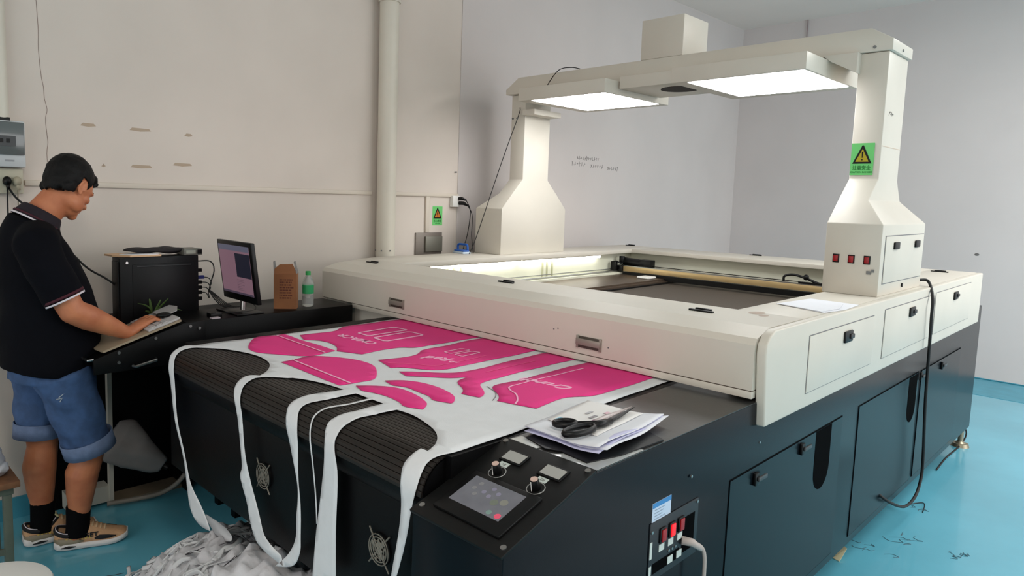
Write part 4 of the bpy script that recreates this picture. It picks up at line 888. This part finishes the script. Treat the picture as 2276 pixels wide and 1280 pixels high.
tp = curled('printed_sheet', [(-1.125, 1.45), (-1.16, 1.685), (-.985, 1.70), (-.96, 1.44)], .9615, .002, M('paper_warm', (228, 226, 224), .75), label='printed colour sheet on top of the paper pile beneath the scissors', cat='paper', group=pg)
for (x, y), (a, b_), c in (((-1.085, 1.475), (.05, .012), (130, 190, 214)), ((-1.02, 1.47), (.03, .006), (150, 200, 220)), ((-1.055, 1.56), (.010, .016), (150, 146, 150)), ((-1.035, 1.545), (.010, .014), (150, 120, 136)), ((-1.018, 1.53), (.010, .013), (170, 130, 150)), ((-1.045, 1.62), (.022, .010), (226, 190, 200)), ((-1.02, 1.60), (.022, .010), (222, 184, 204)), ((-1.085, 1.585), (.008, .016), (186, 186, 190))):
    B().prism([(x - a / 2, y - b_, .9632), (x + a / 2, y - b_, .9632), (x + a / 2, y + b_, .9632), (x - a / 2, y + b_, .9632)], (0, 0, .0006)).done('colour_block', M('print_%d_%d_%d' % c, c, .7), tp)
p = thing('scissors', 'black handled tailor scissors lying on the pile of papers', 'scissors', (-1.0, 1.5, .966))
zs = .9675
BLADE = M('blade_steel', (172, 160, 158), .35, metal=.35)
B().prism([(-1.018, 1.51, zs + .004), (-1.000, 1.505, zs + .004), (-1.004, 1.56, zs + .004), (-1.022, 1.700, zs + .004), (-1.026, 1.57, zs + .004)], (0, 0, .003)).done('blade', BLADE, p, bevel=.0006)
B().prism([(-1.000, 1.50, zs + .003), (-.980, 1.505, zs + .003), (-.992, 1.60, zs + .003), (-1.016, 1.704, zs + .003), (-1.006, 1.56, zs + .003)], (0, 0, .003)).done('blade', DARKM, p, bevel=.0006)
B().cyl((-.995, 1.530, zs + .004), (-.995, 1.530, zs + .011), .007, 14).done('pivot_screw', M('brass', (110, 84, 50), .35, metal=.8), p, smooth=True)
def loop(c, a, b_, rot, r):
    pts = []
    for k in range(20):
        t = 2 * math.pi * k / 20; u, v = a * math.cos(t), b_ * math.sin(t)
        pts.append(V((c[0] + u * math.cos(rot) - v * math.sin(rot), c[1] + u * math.sin(rot) + v * math.cos(rot), zs + .008)))
    bb = B(); vs = []
    for k in range(20):
        t = (pts[(k + 1) % 20] - pts[k - 1]).normalized(); n_ = t.cross(V((0, 0, 1)))
        vs.append([bb.bm.verts.new(pts[k] + n_ * math.cos(j * math.pi / 4) * r + V((0, 0, 1)) * math.sin(j * math.pi / 4) * r * 1.3) for j in range(8)])
    for k in range(20):
        for j in range(8): bb.bm.faces.new((vs[k][j], vs[(k + 1) % 20][j], vs[(k + 1) % 20][(j + 1) % 8], vs[k][(j + 1) % 8]))
    return bb
b = loop((-1.048, 1.425), .030, .021, 1.1, .006); b.tube([(-1.03, 1.45, zs + .007), (-1.00, 1.50, zs + .006), (-.993, 1.53, zs + .005)], [.006, .007, .008], 8)
b.done('handle', DARKM, p, smooth='all')
b = loop((-.992, 1.410), .055, .020, 1.50, .0065); b.tube([(-.99, 1.46, zs + .008), (-.985, 1.50, zs + .008), (-.985, 1.54, zs + .007)], [.007, .009, .008], 8)
b.done('handle', DARKM, p, smooth='all')

# ================================================================ heap of scraps on the floor
b = B().ell((-2.15, 1.10, .02), (.55, .30, .24)).ell((-2.45, 1.05, .02), (.26, .22, .12)).ell((-1.9, 1.05, .05), (.34, .22, .33)).ell((-2.62, 1.02, .0), (.14, .14, .07)).ell((-2.35, 1.20, .05), (.30, .2, .18))
b = remesh(b, .016, 4)
from mathutils import noise as NZ
for v in b.bm.verts:
    c = v.co
    n1 = NZ.noise(V((c.x * 7, c.y * 7, c.z * 7))); n2 = NZ.turbulence(V((c.x * 16, c.y * 16, c.z * 14)), 3, True)
    v.co += V((n1 * .04, n1 * .03, (n2 - .35) * .04 + .018 * math.sin(c.x * 40 + c.y * 25 + n1 * 6))); v.co.z = max(v.co.z, .002)
heap = b.done('scrap_heap', M('scrap_white', (206, 206, 210), .9, noise=.06, nscale=9, bump=.25, bscale=35), smooth='all', label='tangled heap of white fabric offcuts on the floor under the conveyor end', cat='fabric heap', kind='stuff')
def zheap(x, y):
    v = 0
    for cx, cy, a, b_, h in ((-2.15, 1.10, .55, .30, .26), (-2.45, 1.05, .26, .22, .14), (-1.9, 1.05, .34, .22, .38), (-2.62, 1.02, .14, .14, .07), (-2.35, 1.2, .3, .2, .23)):
        q = 1 - ((x - cx) / a) ** 2 - ((y - cy) / b_) ** 2
        if q > 0: v = max(v, h * math.sqrt(q))
    return v
b = B(); b2 = B()
for k in range(130):
    x = random.uniform(-2.75, -2.2) if k % 3 else random.uniform(-2.75, -1.65); y = random.uniform(.80, 1.35)
    z = zheap(x, y)
    if z < .01 and random.random() < .7: continue
    a = random.uniform(0, 6.28); pts = []; w_ = random.uniform(.004, .013)
    for j in range(6):
        x += math.cos(a) * .035; y += math.sin(a) * .035; a += random.uniform(-.7, .7)
        pts.append((x, y, zheap(x, y) + random.uniform(.004, .020)))
    if k % 4 == 0: b2.tube(catmull(pts, 3), .0012, 4)
    else: b.tube(catmull(pts, 3), [(w_, .0022)] * 16, 6, side=(random.uniform(-.3, .3), random.uniform(-.3, .3), 1) if random.random() < .5 else (math.sin(a), -math.cos(a), .3))
b.done('loose_strips', CLOTH, heap, smooth='all', kind='stuff')
b2.done('dark_threads', M('dark_edge', (52, 48, 54), .8), heap, smooth='all', kind='stuff')
# draped piece between the first strip and the heap
b = B(); pts = [((-2.492, 1.10, .299), (-2.488, 1.10, .301)), ((-2.473, 1.10, .275), (-2.402, 1.105, .303)), ((-2.410, 1.10, .252), (-2.330, 1.108, .301)), ((-2.338, 1.10, .252), (-2.280, 1.105, .293)), ((-2.280, 1.10, .272), (-2.268, 1.10, .285))]
lv = [(b.bm.verts.new(a), b.bm.verts.new(c)) for a, c in pts]
for (a, c), (d, e) in zip(lv, lv[1:]): b.bm.faces.new((a, c, e, d))
o = b.done('draped_offcut', CLOTH, label='leaf shaped white offcut sagging from the outermost strip to the heap', cat='fabric', smooth='all')
md = o.modifiers.new('thickness', 'SOLIDIFY'); md.thickness = .001
for (x, y), a in (((-2.93, 1.52), .04), ((-2.86, 1.50), .05)):
    bb = B().ell((x, y, .012), (a, a * .7, .014)); bb = remesh(bb, .008, 1)
    for v in bb.bm.verts: v.co.z += .008 * NZ.noise(v.co * 40)
    bb.done('floor_scrap', CLOTH, label=('small crumpled white scrap on the floor near the desk leg' if a < .045 else 'slightly larger crumpled white scrap on the floor behind the hanging strips'), cat='scrap', group='loose scraps behind the strips', smooth='all')

# ================================================================ stool, cloth and white round stool at the left edge
p = thing('wooden_stool', 'low stool with worn wooden seat and grey green metal legs behind the man', 'stool', (-3.2, .42, 0))
B().box((-3.36, .24, .375), (-3.02, .585, .400)).done('seat', WOOD, p, bevel=.003)
B().box((-3.34, .26, .345), (-3.04, .565, .375)).done('seat_frame', MET_G, p, bevel=.002)
for x in (-3.320, -3.060):
    for y in (.280, .545):
        B().box((x - .015, y - .015, 0), (x + .015, y + .015, .346)).done('leg', MET_G, p, bevel=.002)
B().box((-3.06, .28, .10), (-3.05, .55, .125)).done('stretcher', MET_G, p)
b = B().ell((-3.16, .44, .46), (.12, .12, .065)).ell((-3.14, .47, .51), (.09, .08, .05)).ell((-3.2, .42, .44), (.15, .14, .04)).ell((-3.12, .53, .43), (.06, .04, .03))
b = remesh(b, .010, 3)
for v in b.bm.verts: v.co += V((0, 0, 1)) * NZ.noise(v.co * 14) * .03 + V((1, 1, 0)) * NZ.noise(v.co * 22 + V((5, 5, 5))) * .012; v.co.z = max(v.co.z, .401)
b.done('cloth_pile', M('pile_white', (206, 206, 212), .9, bump=.2, bscale=40), label='crumpled white cloth piled on the wooden stool seat', cat='cloth', smooth='all')
p = thing('round_stool', 'rounded white plastic stool top cut off at the bottom corner', 'stool', (-2.13, .33, 0))
B().lathe((-2.13, .33, 0), [(.155, 0), (.13, .42), (.15, .43), (.155, .442), (.15, .452), (.12, .457), (.05, .458)], 40).done('stool_shell', WHITEP, p, smooth=True)

# ================================================================ the man
man = thing('person', 'man in navy polo, denim shorts and tan sneakers reaching to the keyboard', 'person', (-3.2, .80, 0))
FX = (1, 0, 0)
b = B()
b.tube([(-3.2, .745, .80), (-3.2, .750, .95), (-3.2, .735, 1.10), (-3.2, .70, 1.25), (-3.2, .69, 1.34), (-3.195, .715, 1.40)], [(.165, .12), (.17, .15), (.17, .14), (.17, .115), (.15, .09), (.08, .07)], 24, side=FX)
b.tube([(-3.195, .70, 1.37), (-3.19, .735, 1.44), (-3.18, .785, 1.50), (-3.175, .81, 1.53)], [(.078, .072), (.062, .066), (.060, .064), (.06, .06)], 20, side=FX)
# head in its own frame: x right, y forward, z up
HM = Matrix.Translation((-3.175, .828, 1.550)) @ Matrix.Rotation(math.radians(30), 4, 'Z') @ Matrix.Rotation(math.radians(-36), 4, 'X')
def HP(x, y, z): return HM @ V((x, y, z))
HR = HM.to_3x3()
def hell(bb, c, r, rot=None): return bb.ell(HP(*c), r, HR @ (rot.to_matrix() if rot else Matrix.Identity(3)), u=20, v=14)
hell(b, (0, -.016, .032), (.076, .094, .088))
hell(b, (0, .022, .015), (.068, .074, .075))
hell(b, (0, .022, -.040), (.062, .068, .065))
hell(b, (0, .040, -.072), (.046, .052, .040))
hell(b, (0, .080, -.092), (.022, .018, .018))
hell(b, (.044, .030, -.060), (.022, .042, .034)); hell(b, (-.044, .030, -.060), (.022, .042, .034))
hell(b, (.040, .058, -.022), (.024, .026, .020)); hell(b, (-.040, .058, -.022), (.024, .026, .020))
hell(b, (.030, .078, .020), (.026, .014, .008)); hell(b, (-.030, .078, .020), (.026, .014, .008))
b.tube([HP(0, .090, .012), HP(0, .102, -.010), HP(0, .112, -.028), HP(0, .100, -.038)], [.008, .010, .014, .011], 12)
hell(b, (.013, .098, -.032), (.009, .010, .008)); hell(b, (-.013, .098, -.032), (.009, .010, .008))
hell(b, (0, .091, -.056), (.022, .010, .006)); hell(b, (0, .089, -.066), (.020, .010, .006))
for sg in (1, -1):
    pts = []
    for k in range(9):
        t = math.radians(-70 + k * 35)
        pts.append(HP(sg * (.077 + .006 * math.sin(t * .5)), -.010 + .015 * -math.cos(t) * 1.0 + .004, -.004 + .028 * math.sin(t)))
    b.tube(pts, [.0045] * 9, 8)
    hell(b, (sg * .074, -.006, -.006), (.006, .014, .024))
    hell(b, (sg * .074, .002, -.030), (.007, .008, .009))
# arms: right reaches to the keys, left rests beside
SR, ER, WR = V((-2.995, .655, 1.325)), V((-2.945, .768, 1.065)), V((-3.015, 1.000, .938))
b.tube([(-3.08, .685, 1.33), SR, SR.lerp(ER, .5), ER], [.065, .066, .056, .049], 18)
b.tube([ER, ER.lerp(WR, .25), ER.lerp(WR, .6), WR], [.049, .052, .042, (.031, .026)], 18, side=FX)
b.ell(ER, (.049, .05, .049))
SL, EL, WL_ = V((-3.405, .665, 1.325)), V((-3.44, .775, 1.07)), V((-3.31, .915, .905))
b.tube([(-3.32, .685, 1.33), SL, SL.lerp(EL, .5), EL], [.065, .064, .054, .046], 18)
b.tube([EL, EL.lerp(WL_, .3), EL.lerp(WL_, .65), WL_], [.046, .048, .038, (.030, .024)], 18, side=FX)
b.ell(EL, (.046, .048, .046))
def hand(W, d, sgn):
    d = V(d).normalized(); s = d.cross(V((0, 0, 1))).normalized()   # s points to the right of the hand
    up = s.cross(d)
    K = W + d * .088 + up * .022
    b.tube([W - d * .01, W + d * .03 + up * .010, W + d * .065 + up * .018, K], [(.030, .023), (.035, .021), (.041, .018), (.041, .014)], 16, side=s)
    for i, (o, ln, dr) in enumerate(((-.031, .066, .9), (-.011, .076, 1.0), (.010, .071, 1.0), (.030, .056, .9))):
        o2 = o * sgn
        k0 = K + s * o2 - d * .012; k1 = K + s * o2 * 1.12 + d * ln * .45 + up * .004; k2 = K + s * o2 * 1.18 + d * ln * .78 - up * .010; k3 = K + s * o2 * 1.2 + d * ln * .97 - up * .024
        b.tube([k0, k1, k2, k3], [.0105, .0095, .0085, .0065], 10)
        b.ell(k3, (.0068, .0068, .0068), u=10, v=6)
    t0 = W + d * .020 - s * .026 * sgn; t1 = W + d * .052 - s * .050 * sgn + up * .002; t2 = W + d * .082 - s * .058 * sgn - up * .004; t3 = W + d * .104 - s * .054 * sgn - up * .008
    b.tube([t0, t1, t2, t3], [.016, .0125, .0105, .008], 10)
    b.ell(t3, (.0085, .0085, .0085), u=10, v=6)
hand(WR, (-.22, .93, .24), 1)
hand(WL_, (.55, .80, .12), -1)
# legs
def leg(hip, knee, ank):
    hip, knee, ank = V(hip), V(knee), V(ank)
    b.tube([hip, hip.lerp(knee, .5), knee + V((0, 0, .03)), knee - V((0, -.002, .04)), knee.lerp(ank, .35) - V((0, .010, 0)), knee.lerp(ank, .6) - V((0, .006, 0)), knee.lerp(ank, .85), ank, ank - V((0, 0, .05))], [.10, .088, .066, .060, .067, .056, .041, .038, .042], 18)
    b.tube([ank - V((0, .03, .045)), ank + V((0, .03, -.05)), ank + V((.02, .13, -.065))], [(.032, .028), (.036, .026), (.034, .018)], 12, side=FX)
KR, AR = (-3.115, .858, .455), (-3.145, .818, .10)
KL, AL = (-3.285, .722, .475), (-3.290, .715, .10)
leg((-3.11, .765, .82), KR, AR)
leg((-3.29, .740, .82), KL, AL)
b = remesh(b, .0052, 3, .5)
b.done('body', SKIN, man, smooth='all', label='tanned skin')
# eyes
for sg in (1, -1):
    B().ell(HP(sg * .031, .078, .006), (.010, .010, .010), u=10, v=8).done('eye', M('eye_white', (220, 214, 206), .3), man, smooth='all')
# hair cap with a short fringe
b = B()
hell(b, (0, -.018, .038), (.084, .104, .096)); hell(b, (0, -.050, .010), (.076, .062, .075)); hell(b, (0, .045, .078), (.060, .048, .030))
b.tube([HP(-.05, .068, .066), HP(0, .088, .066), HP(.052, .070, .062)], [.013, .016, .013], 10)
for sg in (1, -1): hell(b, (sg * .062, .030, .016), (.012, .012, .026)); hell(b, (sg * .060, -.040, -.035), (.018, .035, .035))
hell(b, (0, -.070, -.030), (.055, .030, .040))
b = remesh(b, .0042, 2)
HI = HM.inverted()
kill = []
for v in b.bm.verts:
    q = HI @ v.co
    line = -.066 + max(0, q.y + .07) * .5 if q.y < -.02 else (-.02 if q.y < .012 else (.004 if q.y < .040 else .034 + (q.y - .03) * .25))
    if -.022 < q.y < .012 and q.z < .030 and abs(q.x) > .055: kill.append(v); continue
    if q.z < line: kill.append(v)
    else:
        dd = max(0, min(1, (q.z - line) / .035)); k_ = 1 - .085 * (1 - dd) ** 1.5
        q2 = V((q.x * k_, -.016 + (q.y + .016) * k_, q.z)); n_ = NZ.noise(v.co * 50) * .0022
        v.co = HM @ (q2 + q2.normalized() * n_)
bmesh.ops.delete(b.bm, geom=kill, context='VERTS')
o = b.done('hair', HAIR, man, smooth='all', label='short black hair'); md = o.modifiers.new('t', 'SOLIDIFY'); md.thickness = .006; md.offset = -1
for sg in (1, -1):
    B().tube([HP(sg * .018, .094, .026), HP(sg * .034, .090, .030), HP(sg * .050, .078, .025)], [.003, .004, .002], 8).done('eyebrow', HAIR, man, smooth='all')
# polo shirt
b = B()
b.tube([(-3.2, .735, .785), (-3.2, .745, .84), (-3.2, .755, .95), (-3.2, .740, 1.08), (-3.2, .710, 1.20), (-3.2, .690, 1.30), (-3.2, .690, 1.37), (-3.195, .705, 1.415)], [(.196, .172), (.200, .182), (.205, .190), (.203, .172), (.202, .150), (.206, .128), (.170, .104), (.104, .098)], 32, side=FX)
b.tube([(-3.09, .685, 1.345), (-3.005, .665, 1.330), SR.lerp(ER, .35) + V((.006, -.004, 0)), SR.lerp(ER, .80) + V((.006, -.002, 0))], [.080, .082, .080, .074], 20)
b.tube([(-3.31, .685, 1.345), (-3.395, .665, 1.330), SL.lerp(EL, .35), SL.lerp(EL, .80)], [.078, .078, .078, .074], 20)
b = remesh(b, .008, 14)
for v in b.bm.verts:
    c = v.co
    f = .5 + .5 * math.sin(c.z * 30 + c.x * 9 + c.y * 14)
    v.co += v.normal * (.0045 * f * (1 if c.z < 1.25 else .4) + .006 * NZ.noise(c * 9))
sh = b.done('polo_shirt', SHIRT, man, smooth='all')
# collar ring and its white edge
cn = V((0, .52, .854)); cc = V((-3.190, .722, 1.430))
ca = V((1, 0, 0)); cb = cn.cross(ca)
def cring(rx, ry, h): return [cc + ca * math.cos(t * math.pi / 16) * rx + cb * math.sin(t * math.pi / 16) * ry + cn * h for t in range(32)]
def rim(name, lst, mat, par):
    bb = B(); vs = [[bb.bm.verts.new(p_) for p_ in r] for r in lst]; n = 32
    for a, c in zip(vs, vs[1:]):
        for i in range(n): bb.bm.faces.new((a[i], a[(i + 1) % n], c[(i + 1) % n], c[i]))
    o = bb.done(name, mat, par, smooth='all'); md = o.modifiers.new('t', 'SOLIDIFY'); md.thickness = .004
    return o
rim('collar', [cring(.098, .094, -.030), cring(.090, .087, -.010), cring(.080, .079, .014), cring(.074, .074, .020)], M('collar_knit', (26, 18, 28), .85), sh)
rim('collar_stripe', [cring(.1025, .0985, -.036), cring(.1005, .0965, -.030)], WHT, sh)
rim('collar_band', [cring(.0990, .0950, -.024), cring(.0970, .0930, -.018)], TRIMM, sh)
def cuff(name, C_, D_, R_, w_, mat, par):
    D_ = V(D_).normalized(); a = D_.orthogonal().normalized(); c_ = D_.cross(a); bb = B(); n = 28
    vs = [[bb.bm.verts.new(V(C_) + D_ * h + (a * math.cos(2 * math.pi * i / n) + c_ * math.sin(2 * math.pi * i / n)) * R_) for i in range(n)] for h in (-w_, w_)]
    for i in range(n): bb.bm.faces.new((vs[0][i], vs[0][(i + 1) % n], vs[1][(i + 1) % n], vs[1][i]))
    o = bb.done(name, mat, par, smooth='all'); md = o.modifiers.new('t', 'SOLIDIFY'); md.thickness = .004
for s_, e_, dx in ((SR, ER, .006), (SL, EL, 0)):
    cuff('sleeve_stripe', s_.lerp(e_, .81) + V((dx, -.002, 0)), e_ - s_, .0755, .0035, WHT, sh)
    cuff('sleeve_band', s_.lerp(e_, .765) + V((dx, -.002, 0)), e_ - s_, .0775, .005, TRIMM, sh)
# denim shorts
b = B()
b.tube([(-3.2, .745, .97), (-3.2, .745, .86), (-3.2, .745, .76)], [(.180, .152), (.188, .165), (.178, .158)], 28, side=FX)
HRr, HLl = V((-3.100, .762, .80)), V((-3.300, .735, .80))
HEMR, HEML = V((-3.105, .858, .455)), V((-3.295, .715, .500))
b.tube([HRr, HRr.lerp(HEMR, .5), HEMR], [.115, .102, .093], 22)
b.tube([HLl, HLl.lerp(HEML, .5), HEML], [.115, .100, .088], 22)
b = remesh(b, .008, 5)
for v in b.bm.verts:
    c = v.co; v.co += v.normal * (.004 * math.sin(c.z * 45 + c.x * 20 + c.y * 25) + .008 * NZ.noise(c * 11))
so = b.done('denim_shorts', DENIM, man, smooth='all')
for C_, D_, R_ in ((HEMR + V((0, -.002, .012)), HEMR - HRr, .104), (HEML + V((0, 0, .012)), HEML - HLl, .098)):
    cuff('turned_cuff', C_, D_, R_, .032, DENIM2, so)
bb = B()
for q0, q1 in (((0, 0), (.05, .006)), ((.01, .006), (.03, .022)), ((.03, .004), (.045, -.012)), ((.02, .0), (.012, -.012)), ((.05, .006), (.062, .012))):
    bb.tube([(-3.005 , .715 + q0[0], .705 + q0[1]), (-3.001, .715 + q1[0], .705 + q1[1])], .0022, 6)
bb.done('embroidery', M('thread_pale', (150, 160, 172), .8), so)
# socks
for A_, nm in ((V(AR), 0), (V(AL), 1)):
    bb = B().tube([A_ + V((0, .004, .085)), A_ + V((0, .002, .04)), A_, A_ - V((0, .002, .045))], [.050, .048, .047, .050], 20)
    bb = remesh(bb, .005, 1); bb.done('sock', SOCK, man, smooth='all')
# sneakers
def shoe(heel, dirv, lab):
    d = V((dirv[0], dirv[1], 0)).normalized(); s = V((d.y, -d.x, 0)); h0 = V((heel[0], heel[1], 0)); L = .288
    def P3(u, v, z): return h0 + d * (u * L) + s * v + V((0, 0, z))
    prof_w = ((0, .026), (.04, .039), (.15, .047), (.32, .047), (.50, .048), (.68, .052), (.82, .050), (.93, .041), (.98, .030), (1.0, .020))
    def wid(u):
        for (a, wa), (c, wc) in zip(prof_w, prof_w[1:]):
            if u <= c: return wa + (wc - wa) * (u - a) / (c - a)
        return prof_w[-1][1]
    N = 22
    rise = lambda u: .004 + max(0, u - .72) ** 2 * .2 + max(0, .12 - u) ** 2 * .5
    # sole
    bb = B(); rows = []
    for k in range(N + 1):
        u = k / N; w1 = wid(u) + .004; zb = rise(u); zt = zb + .030 - .006 * u
        rows.append([P3(u, -w1 * .92, zb), P3(u, w1 * .92, zb), P3(u, w1 + .002, (zb + zt) / 2), P3(u, w1, zt), P3(u, -w1, zt), P3(u, -w1 - .002, (zb + zt) / 2)])
    bb.levels(rows)
    so_ = bb.done('sole', SOLE, man, bevel=.002, label='white sole')
    # upper
    htop = ((0, .080), (.06, .082), (.16, .070), (.28, .074), (.40, .100), (.50, .098), (.62, .080), (.75, .063), (.88, .052), (.96, .044), (1.0, .032))
    def hh(u):
        for (a, wa), (c, wc) in zip(htop, htop[1:]):
            if u <= c: return wa + (wc - wa) * (u - a) / (c - a)
        return htop[-1][1]
    bb = B(); rows = []
    for k in range(N + 1):
        u = .012 + .976 * k / N; w1 = wid(u); z0 = rise(u) + .022; z1 = hh(u) + rise(u) * .3; r = []
        for j in range(14):
            t = math.pi * j / 13; cx = math.cos(t); sx_ = max(0, math.sin(t))
            q_ = max(0, min(1, (u - .32) / .2)); r.append(P3(u, w1 * (abs(cx) ** (.5 + .2 * q_)) * (1 if cx > 0 else -1) * (1 - (.12 + .16 * q_) * sx_ ** 2), z0 + (z1 - z0) * sx_ ** (.3 + .45 * q_)))
        rows.append(r)
    bb.levels(rows)
    up_ = bb.done('shoe_upper', SHOE, man, smooth='all', label='tan knit shoe upper')
    # collar, heel patch, laces and lettering
    pts = [P3(.36, s2 * .026, .100) if False else P3(u, v, z) for u, v, z in ((.46, .012, .100), (.38, .032, .086), (.26, .041, .068), (.14, .040, .070), (.045, .026, .080), (.025, 0, .084), (.045, -.026, .080), (.14, -.040, .070), (.26, -.041, .068), (.38, -.032, .086), (.46, -.012, .100))]
    B().tube(catmull(pts, 3), .0105, 8).done('ankle_collar', M('dark_collar', (24, 24, 26), .8), up_, smooth='all')
    pts2 = [p_ + V((0, 0, .0085)) + s * (.003 if k < 5 else -.003) for k, p_ in enumerate(pts)]
    B().tube(catmull(pts2, 3), .0026, 6).done('collar_piping', WHT, up_, smooth='all')
    for sg in (1, -1):
        B().tube([P3(.01, sg * .026, .040), P3(.10, sg * .047, .042), P3(.30, sg * .050, .040), P3(.40, sg * .049, .038)], [(.004, .016), (.004, .016), (.003, .010), (.002, .003)], 8, side=s).done('heel_patch', SHOEG, up_, smooth='all')
        B().tube([P3(.55, sg * .051, .043), P3(.62, sg * .053, .046), P3(.74, sg * .054, .044), P3(.84, sg * .052, .042)], [(.002, .005), (.002, .011), (.002, .008), (.002, .002)], 8, side=s).done('side_patch', M('dark_collar'), up_, smooth='all')
        B().tube([P3(.10, sg * .050, .018), P3(.20, sg * .053, .020), P3(.30, sg * .053, .019)], [(.002, .002), (.002, .006), (.002, .002)], 8, side=s).done('sole_window', M('dark_collar'), so_, smooth='all')
    for k in range(5):
        u = .46 + k * .055; z = hh(u) + .003
        B().tube([P3(u, -.026, z - .010), P3(u + .01, 0, z), P3(u, .026, z - .010)], [.0045] * 3, 8).done('lace', M('lace_tan', (186, 158, 124), .8), up_, smooth='all')
    B().tube(catmull([P3(.44, -.01, .106), P3(.42, .02, .118), P3(.46, .03, .108), P3(.45, 0, .108), P3(.42, -.025, .116), P3(.47, -.02, .106)], 4), .0036, 6).done('lace_bow', M('lace_pale', (200, 196, 150), .8), up_, smooth='all')
    text('lettering', 'GET', .026, P3(.50, .0485, .060), d, (0, 0, 1) if True else None, M('dark_collar'), up_, ext=.0015, bold=.0006, sx=1.2)
    g = B()
    for k in range(7):
        u = .16 + k * .052; g.box((0, 0, 0), (0, 0, 0)) if False else g.prism([P3(u, .0490, .046), P3(u + .02, .0495, .046), P3(u + .034, .0480, .056), P3(u + .004, .0475, .056)], s * .0015)
    g.done('gold_print', M('gold_print', (196, 170, 80), .6), up_)
shoe((-3.190, .735), (.33, .94), 'r')
shoe((-3.300, .640), (.06, 1.0), 'l')
